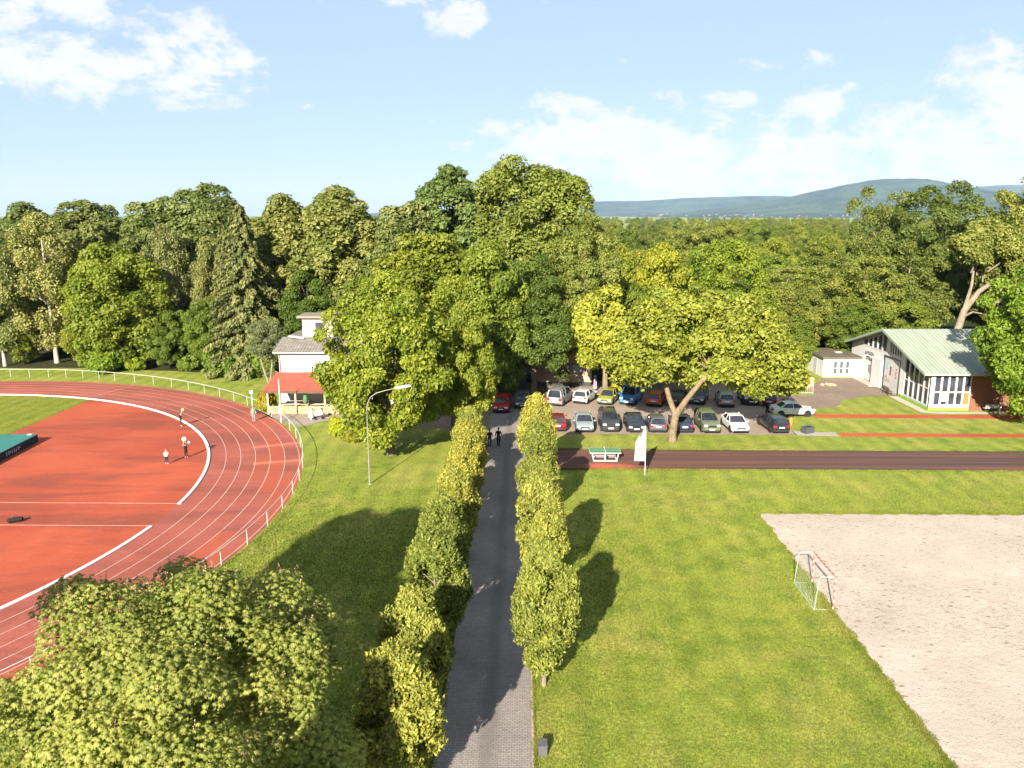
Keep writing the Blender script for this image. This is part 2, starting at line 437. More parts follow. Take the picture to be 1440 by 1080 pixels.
yt = CY + math.sqrt((RI - .02) ** 2 - (ddx - CX) ** 2); yb = 2 * CY - yt
sheet('infield_surface', [[(ddx, yb)] + dpoly + [(ddx, yt)]], .012, M_DZONE)
gp_ = [(x, y) for x, y in dz if x <= ddx]
lo = [p for p in gp_ if p[1] < CY]; hi = [p for p in gp_ if p[1] >= CY]
sheet('infield_grass', [rough_poly([(CX - 46, CY - RI + .02)] + lo + [(ddx - .06, yb), (ddx - .06, yt)] + hi + [(CX - 46, CY + RI - .02)], .6, .03)], .012, M_INFIELD)
# white lines over the red half-moon area
for nm, x0, x1, y in (('field_line', -49.4, -25.25, 54.36), ('field_line', -49.4, -25.2, 50.1)):
    sheet(nm, [[(x0, y - .04), (x1, y - .04), (x1, y + .04), (x0, y + .04)]], .020, M_LINE2)
# a finish mark across the lanes near the top of the bend
a = R(72)
sheet('lane_mark', [[(CX + r * math.cos(a + s * .0009), CY + r * math.sin(a + s * .0009)) for r, s in ((RI + .3, -1), (RO, -1), (RO, 1), (RI + .3, 1))]], .0245, M_LINE2)
# raised kerb on the inside of lane one, with the gap where the field lines meet it
M_KERB = plain('kerb_white', (.60, .60, .60), .5, .3, var=.1)
kb = MB()
for a0, a1, ext0, ext1 in ((-90, -4.5, 46, 0), (2.2, 90, 0, 46)):
    n = 60; pth = [(R(a0 + (a1 - a0) * i / n)) for i in range(n + 1)]
    pr = [(-.13, .0), (-.13, .07), (-.09, .10), (.09, .10), (.13, .07), (.13, .0)]
    rows = []
    if ext0: rows.append([(CX - ext0, CY - RI - d, z) for d, z in pr])
    for t in pth: rows.append([(CX + (RI + d) * math.cos(t), CY + (RI + d) * math.sin(t), z) for d, z in pr])
    if ext1: rows.append([(CX - ext1, CY + RI + d, z) for d, z in pr])
    k = len(pr); vs = [p for r_ in rows for p in r_]
    fs = [(i * k + j, i * k + j + 1, (i + 1) * k + j + 1, (i + 1) * k + j) for i in range(len(rows) - 1) for j in range(k - 1)]
    fs += [tuple(range(k)), tuple((len(rows) - 1) * k + j for j in range(k - 1, -1, -1))]
    kb.add(vs, fs)
struct(kb.build('track_kerb', M_KERB))

# drive, car park, yards, strips, sand
sheet('driveway', [[(-3.35, -15), (.39, -15), (.39, 73), (.39, 112), (-3.35, 112)]], .012, M_PAVE)
for nm, x0, x1 in (('drive_edging', -3.45, -3.35), ('drive_edging', .39, .49)):
    e = MB(); e.box(x0, x1, -15, 73, -.05, .03); struct(e.build(nm, M_EDGE))
sheet('car_park', [rough_poly([(.49, 73.55), (26.3, 73.5), (26.3, 84.3), (26.0, 97.5), (.49, 97.5)], .8, .06)], .012, M_CARPARK)
sheet('side_drive', [[(-13, 76), (-3.45, 74.2), (-3.45, 92), (-13, 92)]], .012, M_YARD)
sheet('paved_yard', [rough_poly([(26.3, 84.4), (34.2, 84.5), (36.5, 88.3), (40, 90.3), (43.75, 90.4), (43.75, 101), (38.8, 101), (37.6, 98.6), (34.6, 95.6), (34.4, 90.6), (27, 90.6), (26.3, 88)], .6, .05, 2)], .012, M_YARD)
sheet('hall_path', [rough_poly([(42.6, 90.3), (42.6, 82.6), (44.5, 82.1), (58, 82.1), (58, 82.95), (43.55, 83.0), (43.55, 90.3)], .5, .05, 4)], .012, plain('path_slabs', (.36, .31, .25), .9, .15, var=.2))
sheet('terrace_paving', [rough_poly([(-29.4, 82.6), (-26.6, 79.6), (-24.2, 77.2), (-22.2, 75.9), (-19.6, 78.9), (-17.2, 79.6), (-16.5, 84.5), (-27.5, 84.5)], .6, .05, 6)], .012, M_TERR)
sheet('sprint_strip', [rough_poly([(2.4, 62.75), (75, 62.6), (75, 68.35), (2.4, 68.45)], .5, .05, 1)], .012, M_SPRINT)
sheet('strip_edging', [[(2.4, 68.5), (75, 68.4), (75, 68.47), (2.4, 68.57)]], .013, M_EDGE)
sheet('runup_strip', [rough_poly([(30.6, 80.2), (58.5, 80.0), (58.5, 81.5), (30.6, 81.75)], .5, .04, 9)], .012, M_STRIP)
sheet('runup_strip', [rough_poly([(30.4, 73.0), (70, 72.9), (70, 74.15), (30.4, 74.3)], .5, .04, 11)], .012, M_STRIP)
sheet('gravel_patch', [rough_poly([(26.3, 73.3), (30.3, 73.1), (30.3, 74.5), (26.3, 74.9)], .4, .1, 12)], .012, M_GRAVEL)
sheet('sand_court', [rough_poly([(16.5, 6), (48, 6), (48, 53.1), (16.5, 53.1)], .35, .10, 13)], .012, M_SAND)
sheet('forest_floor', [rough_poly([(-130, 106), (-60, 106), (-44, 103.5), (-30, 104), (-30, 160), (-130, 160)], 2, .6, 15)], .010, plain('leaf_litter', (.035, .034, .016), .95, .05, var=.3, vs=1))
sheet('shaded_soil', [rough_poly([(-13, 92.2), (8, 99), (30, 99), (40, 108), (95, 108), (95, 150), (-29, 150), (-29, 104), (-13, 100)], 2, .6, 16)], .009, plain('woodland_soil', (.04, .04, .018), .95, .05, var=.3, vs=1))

# ------------------------------------------------------------------ far hills
def sm(t): t = np.clip(t, 0, 1); return t * t * (3 - 2 * t)
def fbm(x, y, sc_, oct_, seed):
    rng = np.random.default_rng(seed); out = np.zeros_like(x); amp = 1; tot = 0
    for o in range(oct_):
        G = rng.random((64, 64)); u = x / sc_ * 2 ** o; v = y / sc_ * 2 ** o
        i = np.floor(u).astype(int); j = np.floor(v).astype(int); fu = u - i; fv = v - j; fu = fu * fu * (3 - 2 * fu); fv = fv * fv * (3 - 2 * fv)
        a = G[i % 64, j % 64]; b = G[(i + 1) % 64, j % 64]; c = G[i % 64, (j + 1) % 64]; d = G[(i + 1) % 64, (j + 1) % 64]
        out += amp * ((a * (1 - fu) + b * fu) * (1 - fv) + (c * (1 - fu) + d * fu) * fv); tot += amp; amp *= .5
    return out / tot - .5
def hill_mat(name, a, b, c):
    m, t = new_mat(name); g = NT(t); P = g.pos()
    n1 = g.noise(P, .0022, 5, .6, .3); n2 = g.noise(P, .016, 4, .7); n3 = g.noise(P, .05, 3, .7)
    col = g.ramp(n1, [(.35, a), (.62, b)])
    col = g.mix(g.mapr(n2, .56, .70, 0, .7), col, c)
    col = g.mix(1.0, col, g.mapr(n3, .35, .65, .35, 1.7), 'MULTIPLY')
    g.out(g.bsdf(col, .95, .05, 0, g.bump(g.math('ADD', n2, n3), 1.0, 22)))
    return m
def px(p, D): return (p - 736) / 1110 * D
def ridge(name, D, crest, run, m, seed, rough=.10):
    xs = np.linspace(px(crest[0][0], D), px(crest[-1][0], D), 260); ys = np.linspace(D - run, D + 700, 64)
    X, Y = np.meshgrid(xs, ys)
    cz = np.interp(xs, [px(p, D) for p, _ in crest], [(302 - q) / 1110 * D + 20.7 for _, q in crest])
    prof = sm((Y - (D - run)) / run) ** .95 * np.where(Y > D, 1 - (Y - D) / 1500, 1)
    Z = cz[None, :] * prof
    Z = Z * (1 + fbm(X, Y, 900, 4, seed) * 2 * rough * np.clip(2.2 - 2 * prof, 0.15, 1) * 2) + fbm(X, Y, 110, 3, seed + 1) * 14 * prof
    ef = np.minimum(1, np.minimum(np.arange(260), np.arange(260)[::-1]) / 14.0)[None, :]
    Z = Z * sm(ef) - 3
    k = 260
    v = np.stack([X, Y, Z], -1).reshape(-1, 3)
    f = [(j * k + i, j * k + i + 1, (j + 1) * k + i + 1, (j + 1) * k + i) for j in range(63) for i in range(k - 1)]
    me = bpy.data.meshes.new(name); me.from_pydata(v.tolist(), [], f); me.materials.append(m); me.update(); me.shade_smooth()
    return struct(link(bpy.data.objects.new(name, me)))
MH1 = hill_mat('hill_forest', (.006, .020, .016), (.050, .085, .036), (.12, .13, .055))
ridge('hills', 11600, [(-250, 309), (60, 305), (150, 303), (300, 305), (480, 303), (560, 298), (700, 291), (835, 284), (900, 283), (960, 279.5), (1040, 277), (1085, 277), (1150, 281), (1300, 284), (1500, 282)], 2300, MH1, 3, .06)
ridge('hills', 12800, [(1080, 296), (1230, 276), (1290, 262), (1330, 266), (1380, 262.5), (1460, 262), (1560, 266), (1700, 285)], 3000, MH1, 5, .05)
ridge('hills', 8600, [(860, 303), (930, 301), (985, 295), (1030, 289), (1085, 280), (1120, 273), (1170, 263), (1200, 258), (1218, 255.5), (1245, 254.5), (1262, 259), (1300, 265), (1350, 271), (1420, 277), (1520, 285), (1650, 296)], 3300, MH1, 9, .09)

# ------------------------------------------------------------------ the air
m, t = new_mat('summer_air'); g = NT(t)
pv = g.n('ShaderNodeVolumePrincipled'); pv.inputs['Color'].default_value = (.52, .70, 1.0, 1)
pv.inputs['Density'].default_value = 3.5e-5; pv.inputs['Anisotropy'].default_value = 0
g.out(None, pv.outputs[0])
hz_ = MB(); hz_.box(-12900, 12900, -230, 14600, -4.5, 480)
o = hz_.build('haze', m); o['kind'] = 'stuff'; o['label'] = 'pale summer haze over the far plain and hills'
# ------------------------------------------------------------------ foliage
def leaf_mat(name, dark, light, trans=.42, rough=.55, spec=.25):
    """leaf colour = ramp over a per-leaf tint, times the tree's own object colour"""
    m, t = new_mat(name); g = NT(t)
    at = g.n('ShaderNodeAttribute', attribute_name='tint')
    oi = g.n('ShaderNodeObjectInfo')
    mid = tuple((a + b) * .5 for a, b in zip(dark, light))
    col = g.ramp(at.outputs['Fac'], [(0.05, dark), (.5, mid), (.95, light)])
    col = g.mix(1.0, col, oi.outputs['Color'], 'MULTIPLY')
    rv = g.ramp(oi.outputs['Random'], [(0, (.64, .74, .70)), (.5, (1, 1, 1)), (1, (1.26, 1.14, 1.0))])
    col = g.mix(1.0, col, rv, 'MULTIPLY')
    b = g.bsdf(col, rough, spec)
    tr = g.n('ShaderNodeBsdfTranslucent'); g.L(g.mix(1.0, col, (1.4, 1.55, .85), 'MULTIPLY'), tr.inputs[0])
    mx = g.n('ShaderNodeMixShader'); mx.inputs[0].default_value = trans
    g.L(b, mx.inputs[1]); g.L(tr.outputs[0], mx.inputs[2]); g.out(mx.outputs[0])
    return m
def bark_mat(name, a, b, sc_=(3, 3, .6), bands=False):
    m, t = new_mat(name); g = NT(t); P = g.obj()
    n = g.noise(g.scale(P, *sc_), 2.6, 6, .75, .5); n2 = g.noise(P, 1.1, 4, .6)
    col = g.ramp(n, [(.32, a), (.66, b)])
    col = g.mix(1.0, col, g.mapr(n2, .3, .7, .75, 1.2), 'MULTIPLY')
    if bands: col = g.mix(g.mapr(g.noise(g.scale(P, .6, .6, 5), 1.0, 4, .7), .58, .66, 0, .85), col, (.04, .035, .03))
    g.out(g.bsdf(col, .9, .1, 0, g.bump(n, .6, .05)))
    return m
B_BROWN = bark_mat('brown_bark', (.075, .058, .042), (.17, .135, .10))
B_GREY = bark_mat('grey_bark', (.11, .09, .066), (.23, .19, .14))
B_PLANE = bark_mat('mottled_plane_bark', (.085, .062, .034), (.21, .16, .10), (1.4, 1.4, .7))
B_BIRCH = bark_mat('birch_bark', (.26, .23, .18), (.42, .38, .31), (2, 2, 2), True)
L_CHEST = leaf_mat('chestnut_leaves', (.070, .112, .012), (.235, .265, .034))
L_CHESTF = leaf_mat('chestnut_leaves_with_spent_flowers', (.070, .104, .018), (.265, .275, .085))
L_GEN = leaf_mat('broad_leaves', (.078, .114, .013), (.225, .245, .034))
L_BIRCH = leaf_mat('birch_leaves', (.100, .124, .036), (.245, .252, .084), .25)
L_SPRUCE = leaf_mat('spruce_needles', (.064, .080, .020), (.210, .208, .062), .08, .6)
L_OAK = leaf_mat('oak_leaves', (.088, .118, .018), (.255, .262, .055))
L_PLANE = leaf_mat('plane_leaves', (.150, .170, .018), (.385, .365, .052), .34)
L_THUJA = leaf_mat('golden_thuja_sprays', (.056, .076, .010), (.335, .325, .055), .18, .6)
L_NEAR = leaf_mat('horse_chestnut_leaflets', (.070, .104, .016), (.270, .280, .066), .30, .55, .2)
L_PINE = leaf_mat('pine_needles', (.060, .078, .032), (.14, .16, .062), .08)

def quads_mesh(name, V, tint, mats, mi=None):
    """V: (n,4,3) quads -> mesh with a per-face tint"""
    n = len(V); me = bpy.data.meshes.new(name)
    me.vertices.add(n * 4); me.vertices.foreach_set('co', V.reshape(-1).astype(np.float32))
    me.loops.add(n * 4); me.loops.foreach_set('vertex_index', np.arange(n * 4, dtype=np.int32))
    me.polygons.add(n); me.polygons.foreach_set('loop_start', np.arange(0, n * 4, 4, dtype=np.int32))
    try: me.polygons.foreach_set('loop_total', np.full(n, 4, dtype=np.int32))
    except Exception: pass
    for m in mats: me.materials.append(m)
    if mi is not None: me.polygons.foreach_set('material_index', mi.astype(np.int32))
    a = me.attributes.new('tint', 'FLOAT', 'FACE'); a.data.foreach_set('value', np.clip(tint, 0, 1).astype(np.float32))
    me.update(calc_edges=True); me.validate()
    return me
def unit(v): return v / np.maximum(np.linalg.norm(v, axis=-1, keepdims=True), 1e-9)
def leaves(P, N, T, L, W, fold=.18):
    """rhombic leaves at P, facing N, tips along T"""
    T = unit(T - N * np.sum(T * N, 1, keepdims=True)); B = np.cross(N, T)
    L = L[:, None]; W = W[:, None]
    return np.stack([P - T * L * .5, P + B * W * .5 - N * W * fold, P + T * L * .55, P - B * W * .5 - N * W * fold], 1)
def sphere_dirs(rng, n):
    v = rng.normal(size=(n, 3)); return unit(v)

def lobes_profile(rng, H, z0, Rm, prof, n, lr, flat, fill=.5):
    """foliage lobes spread over a surface of revolution"""
    out = []; tries = 0
    while len(out) < n and tries < n * 60:
        tries += 1
        t = rng.random(); rr = prof(t)
        if rng.random() > rr ** 1.0 + .08: continue
        l = Rm * lr * (.7 + .6 * rng.random()) * (.55 + .45 * rr)
        a = rng.random() * 2 * PI; lump = 1 + .16 * math.sin(2 * a + n) + .12 * math.sin(3 * a + 2 * t * 5 + n)
        q = max(0.0, Rm * rr * lump - l * .75) * (fill + (1 - fill) * rng.random() ** .5)
        c = np.array([q * math.cos(a), q * math.sin(a), z0 + (H - z0) * t])
        c[2] = min(c[2], H - l * flat * .9); c[2] = max(c[2], z0 + l * flat * .5)
        if out and min(np.linalg.norm((c - o[0]) / np.array([1, 1, flat])) for o in out) < l * .62 and tries < n * 40: continue
        out.append((c, l, flat))
    return out
def lobes_dome(rng, H, z0, Rm, n, lr, flat, mid=.42, rough=.12, sq=1.0):
    """foliage lobes laid evenly over a two-part ellipsoid, bumpy"""
    out = []; zc = z0 + mid * (H - z0); ru = H - zc; rd = zc - z0; ga = PI * (3 - 5 ** .5); ph = rng.random(3) * 6.28
    for i in range(n):
        z = 1 - 1.86 * (i + .5) / n; r = math.sqrt(max(0, 1 - z * z)); a = i * ga + rng.normal() * .25
        r = r ** sq
        bump = 1 + rough * (math.sin(2 * a + ph[0] + 2 * z) + .7 * math.sin(3.3 * a + ph[1] - 3 * z) + .6 * math.sin(4.1 * z + ph[2])) + rng.normal() * rough * .35
        l = Rm * lr * (.72 + .56 * rng.random())
        q = max(0, Rm * r * bump - l * .72); h = (ru if z > 0 else rd) * abs(z) * bump
        c = [q * math.cos(a), q * math.sin(a), zc + (max(0, h - l * flat * .8) if z > 0 else -max(0, h - l * flat * .5))]
        out.append((np.array(c), l, flat))
    for i in range(n // 6):
        d = sphere_dirs(rng, 1)[0] * .5 * rng.random() ** .4
        out.append((np.array([d[0] * Rm, d[1] * Rm, zc + d[2] * (ru if d[2] > 0 else rd)]), Rm * lr * 1.1, flat))
    return out
def lobes_ellipsoids(rng, ells, lr, flat):
    out = []
    for cx, cy, cz, rx, ry, rz, n in ells:
        k = 0; tr = 0
        while k < n and tr < n * 50:
            tr += 1
            d = sphere_dirs(rng, 1)[0]; s = .45 + .55 * rng.random() ** .6
            l = lr * (.7 + .6 * rng.random())
            c = np.array([cx + d[0] * max(rx - l * .7, 0) * s, cy + d[1] * max(ry - l * .7, 0) * s, cz + d[2] * max(rz - l * flat * .7, 0) * s])
            if out and min(np.linalg.norm(c - o[0]) for o in out) < l * .6 and tr < n * 30: continue
            out.append((c, l, flat)); k += 1
    return out
def crown_mesh(name, rng, lobes, n, size, mat, asp=.62, droop=.2, up=.35, axis_bias=.35, spread=.20, extra=None, tipl=0.0):
    C = np.array([l[0] for l in lobes]); Lr = np.array([l[1] for l in lobes]); Fl = np.array([l[2] for l in lobes])
    w_ = Lr ** 2; idx = rng.choice(len(lobes), n, p=w_ / w_.sum())
    ctr = C.mean(0)
    outw = unit((C - ctr) * np.array([1, 1, .6]))
    D = unit(sphere_dirs(rng, n) + outw[idx] * axis_bias + np.array([0, 0, up * .5]))
    rad = 1.05 - np.abs(rng.normal(0, spread, n)) + .12 * (rng.random(n) ** 6)
    # break each lobe into smaller tufts
    ph = rng.random((len(lobes), 3)) * 9
    tuft = np.sin(D[:, 0] * 5.1 + ph[idx, 0]) * np.sin(D[:, 1] * 5.3 + ph[idx, 1]) * np.sin(D[:, 2] * 4.7 + ph[idx, 2])
    rad = rad * (1 + .22 * tuft)
    P = C[idx] + D * (Lr[idx] * rad)[:, None] * np.stack([np.ones(n), np.ones(n), Fl[idx]], 1)
    N = unit(D * .55 + sphere_dirs(rng, n) * .62 + np.array([0, 0, up]))
    T = unit(sphere_dirs(rng, n) * .7 + D * .5 + np.array([0, 0, -droop]))
    L = size * (.65 + .7 * rng.random(n)); W = L * asp * (.8 + .4 * rng.random(n))
    lt = rng.random(len(lobes))
    tint = .10 + .38 * lt[idx] + .40 * rng.random(n) + .16 * tuft
    V = leaves(P, N, T, L, W)
    return quads_mesh(name, V, tint, [mat])
def trunk_mesh(name, rng, H, r0, lobes, mat, nl=10, lean=(0, 0), fork=.35, limb=.45, pts=None):
    mb = MB(); top = Vector((lean[0], lean[1], H))
    n = 8; base = []
    if pts is None:
        wob = (rng.random(2) - .5) * .03 * H
        for i in range(n + 1):
            t = i / n
            base.append(Vector((lean[0] * t + wob[0] * math.sin(t * 3), lean[1] * t + wob[1] * math.sin(t * 2.4), H * t - (.25 if i == 0 else 0))))
    else: base = [Vector(p) for p in pts]; n = len(base) - 1
    rad = [r0 * (1.35 if i == 0 else 1.0) * (1 - .72 * (i / n) ** 1.1) for i in range(n + 1)]
    mb.tube(base, rad, 9)
    order = sorted(range(len(lobes)), key=lambda i: -lobes[i][1])[:nl]
    for i in order:
        c = Vector(lobes[i][0]); zt = max(H * fork * .6, min(c.z - (Vector((c.x, c.y, 0))).length * .55, H * .9))
        k = min(n, max(0, zt / H * n)); a = base[int(k)].lerp(base[min(n, int(k) + 1)], k - int(k)); rr = r0 * limb * (1 - .6 * zt / H)
        md = a.lerp(c, .5) + Vector((0, 0, (c - a).length * .10)) + Vector((rng.normal(), rng.normal(), 0)) * .25
        mb.tube([a, a.lerp(md, .55) + Vector((0, 0, .1)), md, c], [rr, rr * .75, rr * .5, rr * .2], 6)
    return mb.mesh(name, mat, smooth=True, angle=60)

def tree(name, label, crown_me, trunk_me, loc, rz=0.0, s=1.0, sz=None, group=None, tint=(1, 1, 1), cat='tree', crown_name='crown'):
    t = thing(name, label, cat, loc, rz, group, (s, s, sz if sz else s))
    if trunk_me is not None: link(bpy.data.objects.new('trunk', trunk_me), t)
    c = link(bpy.data.objects.new(crown_name, crown_me), t); c.color = (*tint, 1)
    return t

dome = lambda t: max(0.0, 1 - abs((t - .42) / .60) ** 2.3) ** .5 if t > .42 else max(0.0, 1 - abs((t - .42) / .5) ** 3) ** .5
egg = lambda t: max(0.0, math.sin(PI * min(1, t * .86 + .12))) ** .75
tall = lambda t: max(0.0, math.sin(PI * min(1, t * .82 + .15))) ** .6

LIB = {}
def make(kind, k, seed):
    rng = np.random.default_rng(seed); nm = kind
    if kind == 'chestnut':
        H, z0, Rm = 16, 1.7, 6.5; lb = lobes_dome(rng, H, z0, Rm, 84, .235, .66, .40, .09, .8); sz = .36
        cm = crown_mesh('chestnut_crown', rng, lb, 52000, sz, L_CHEST, .60, .45, .45, .5, .22); tm = trunk_mesh('chestnut_trunk', rng, 11, .42, lb, B_BROWN, 12)
    elif kind == 'flowering':
        H, z0, Rm = 22, 2.5, 5.6; lb = lobes_dome(rng, H, z0, Rm, 130, .225, .80, .55, .09, .75); sz = .48
        cm = crown_mesh('chestnut_crown', rng, lb, 42000, sz, L_CHESTF, .62, .4, .5, .5, .22); tm = trunk_mesh('chestnut_trunk', rng, 16, .45, lb, B_BROWN, 10)
    elif kind == 'broad':
        H, z0, Rm = 15, .8, 5.2; lb = lobes_dome(rng, H, z0, Rm, 80, .26, .75, .45, .12, .8); sz = .38
        cm = crown_mesh('broadleaf_crown', rng, lb, 36000, sz, L_GEN, .66, .2, .4, .45, .22); tm = trunk_mesh('broadleaf_trunk', rng, 11, .30, lb, B_BROWN, 8)
    elif kind == 'birch':
        H, z0, Rm = 20, 2.8, 4.6; lb = lobes_profile(rng, H, z0, Rm, egg, 80, .23, 1.5, .35); sz = .30
        cm = crown_mesh('birch_crown', rng, lb, 36000, sz, L_BIRCH, .55, 1.2, .15, .3, .34); tm = trunk_mesh('birch_trunk', rng, 18, .24, lb, B_BIRCH, 14, fork=.3, limb=.4)
    elif kind == 'oak':
        H, z0, Rm = 24, 4.0, 8.0; lb = lobes_dome(rng, H, z0, Rm, 92, .205, .78, .45, .17, .85); sz = .42
        cm = crown_mesh('oak_crown', rng, lb, 48000, sz, L_OAK, .62, .25, .4, .45, .26); tm = trunk_mesh('oak_trunk', rng, 19, .62, lb, B_GREY, 22, limb=.5)
    elif kind == 'locust':
        H, z0, Rm = 15, 1.5, 5.5; lb = lobes_dome(rng, H, z0, Rm, 84, .23, .62, .5, .16, .8); sz = .36
        cm = crown_mesh('locust_crown', rng, lb, 30000, sz, L_OAK, .55, .3, .4, .4, .30); tm = trunk_mesh('locust_trunk', rng, 13, .28, lb, B_GREY, 14)
    LIB[(kind, k)] = (cm, tm, H)
for kd, n in (('chestnut', 3), ('flowering', 2), ('broad', 4), ('birch', 2), ('oak', 2), ('locust', 2)):
    for k in range(n): make(kd, k, 100 + 17 * k + len(kd) * 7)
_tr = random.Random(77)
def put(kind, k, x, y, H, label, group=None, wide=1.0, tint=(1, 1, 1), name=None, z=0):
    cm, tm, h0 = LIB[(kind, k)]; s = H / h0
    v = _tr.uniform(.93, 1.07)
    return tree(name or {'chestnut': 'chestnut_tree', 'flowering': 'chestnut_tree', 'broad': 'broadleaf_tree', 'birch': 'birch_tree', 'oak': 'oak_tree', 'locust': 'locust_tree'}[kind],
                label, cm, tm, (x, y, z), _tr.uniform(0, 6.28), s * wide, s, group, tuple(c * v for c in tint))

# spruce: whorls of drooping boughs
def spruce_meshes(seed, H=22.5, Rm=6.6):
    rng = np.random.default_rng(seed); P = []; N = []; T = []; TI = []; mb = MB()
    mb.tube([(0, 0, -.2), (0, 0, H * .5), (0, 0, H)], [.42, .25, .03], 8)
    z = .9
    while z < H - .3:
        t = z / H; nb = 8 if t < .75 else 6
        ln0 = Rm * (1 - t) ** .78 + .25
        a0 = rng.random() * 6.28
        for b in range(nb):
            a = a0 + b * 6.28 / nb + rng.normal() * .2; ln = ln0 * rng.uniform(.72, 1.15); bt = rng.random()
            d = np.array([math.cos(a), math.sin(a), 0]); sd = np.array([-d[1], d[0], 0])
            m = int(34 + ln * 34); s = rng.random(m) ** .75
            zc = z + ln * (.10 * s - .42 * s ** 2 + .12 * s ** 4)
            wd = ln * .26 * (1 - s * .75) * rng.uniform(-1, 1, m)
            p = d * (ln * s)[:, None] + sd * wd[:, None]; p[:, 2] = zc - np.abs(wd) * .35 - rng.random(m) * .45
            P.append(p); N.append(unit(d * .45 + np.array([0, 0, .6]) + rng.normal(size=(m, 3)) * .45)); T.append(unit(d * .6 + np.array([0, 0, -.8]) + rng.normal(size=(m, 3)) * .4))
            TI.append(.10 + .40 * bt + .4 * rng.random(m))
            if t < .8: mb.tube([(0, 0, z), tuple(d * ln * .5 + np.array([0, 0, z])), tuple(d * ln * .92 + np.array([0, 0, z - ln * .25]))], [.07, .045, .015], 4)
        z += .62 * (1.1 - .4 * t)
    P = np.concatenate(P); N = np.concatenate(N); T = np.concatenate(T); n = len(P)
    L = .50 * (.6 + .7 * rng.random(n)); return quads_mesh('spruce_crown', leaves(P, N, T, L, L * .42), np.concatenate(TI), [L_SPRUCE]), mb.mesh('spruce_trunk', B_BROWN, True)
SPR = spruce_meshes(4)

# golden thuja columns along the drive
def thuja_meshes(seed, H=6.6, Rm=1.42, n=44000, z0=1.0):
    rng = np.random.default_rng(seed)
    pr = lambda t: (min(1.0, .40 + 1.6 * t) if t < .38 else max(0.0, 1 - ((t - .38) / .63) ** 2.0) ** .8)
    lb = []
    for i in range(95):
        t = rng.random() ** .9; rr = pr(t); a = rng.random() * 6.28; l = .40 * (.6 + .6 * rng.random())
        q = max(0, Rm * rr * (1 + .10 * math.sin(3 * a + seed + t * 4)) - l * .55) * (.72 + .28 * rng.random())
        lb.append((np.array([q * math.cos(a), q * math.sin(a), min(z0 + (H - z0) * t, H - l * 1.2)]), l, 1.45))
    C = np.array([l[0] for l in lb]); Lr = np.array([l[1] for l in lb]); idx = rng.choice(len(lb), n, p=Lr ** 2 / (Lr ** 2).sum())
    ow = unit(C * np.array([1, 1, 0]) + 1e-6)
    D = unit(sphere_dirs(rng, n) + ow[idx] * .55 + np.array([0, 0, .25]))
    ph = rng.random((len(lb), 3)) * 9; tf = np.sin(D[:, 0] * 7 + ph[idx, 0]) * np.sin(D[:, 1] * 7 + ph[idx, 1]) * np.sin(D[:, 2] * 3.5 + ph[idx, 2])
    rad = (1.08 - np.abs(rng.normal(0, .24, n))) * (1 + .42 * tf)
    P = C[idx] + D * (Lr[idx] * rad)[:, None] * np.array([1, 1, 1.45])
    N = unit(D * .7 + sphere_dirs(rng, n) * .7); T = unit(D * .45 + np.array([0, 0, .75]) + sphere_dirs(rng, n) * .5)
    L = .155 * (.6 + .8 * rng.random(n)); lt = rng.random(len(lb))
    tint = .08 + .30 * lt[idx] + .46 * rng.random(n) + .22 * tf
    mb = MB(); mb.tube([(0, 0, -.15), (.02, 0, .5), (0, .03, 1.4), (0, 0, H * .8)], [.13, .10, .09, .02], 8)
    for i in range(14):
        c = C[rng.integers(len(lb))]; mb.tube([(0, 0, max(.7, c[2] - 1.0)), tuple(c)], [.035, .012], 4)
    return quads_mesh('thuja_crown', leaves(P, N, T, L, L * .46), tint, [L_THUJA]), mb.mesh('thuja_trunk', B_GREY, True)
THU = [thuja_meshes(s) for s in (31, 32, 33, 34)]
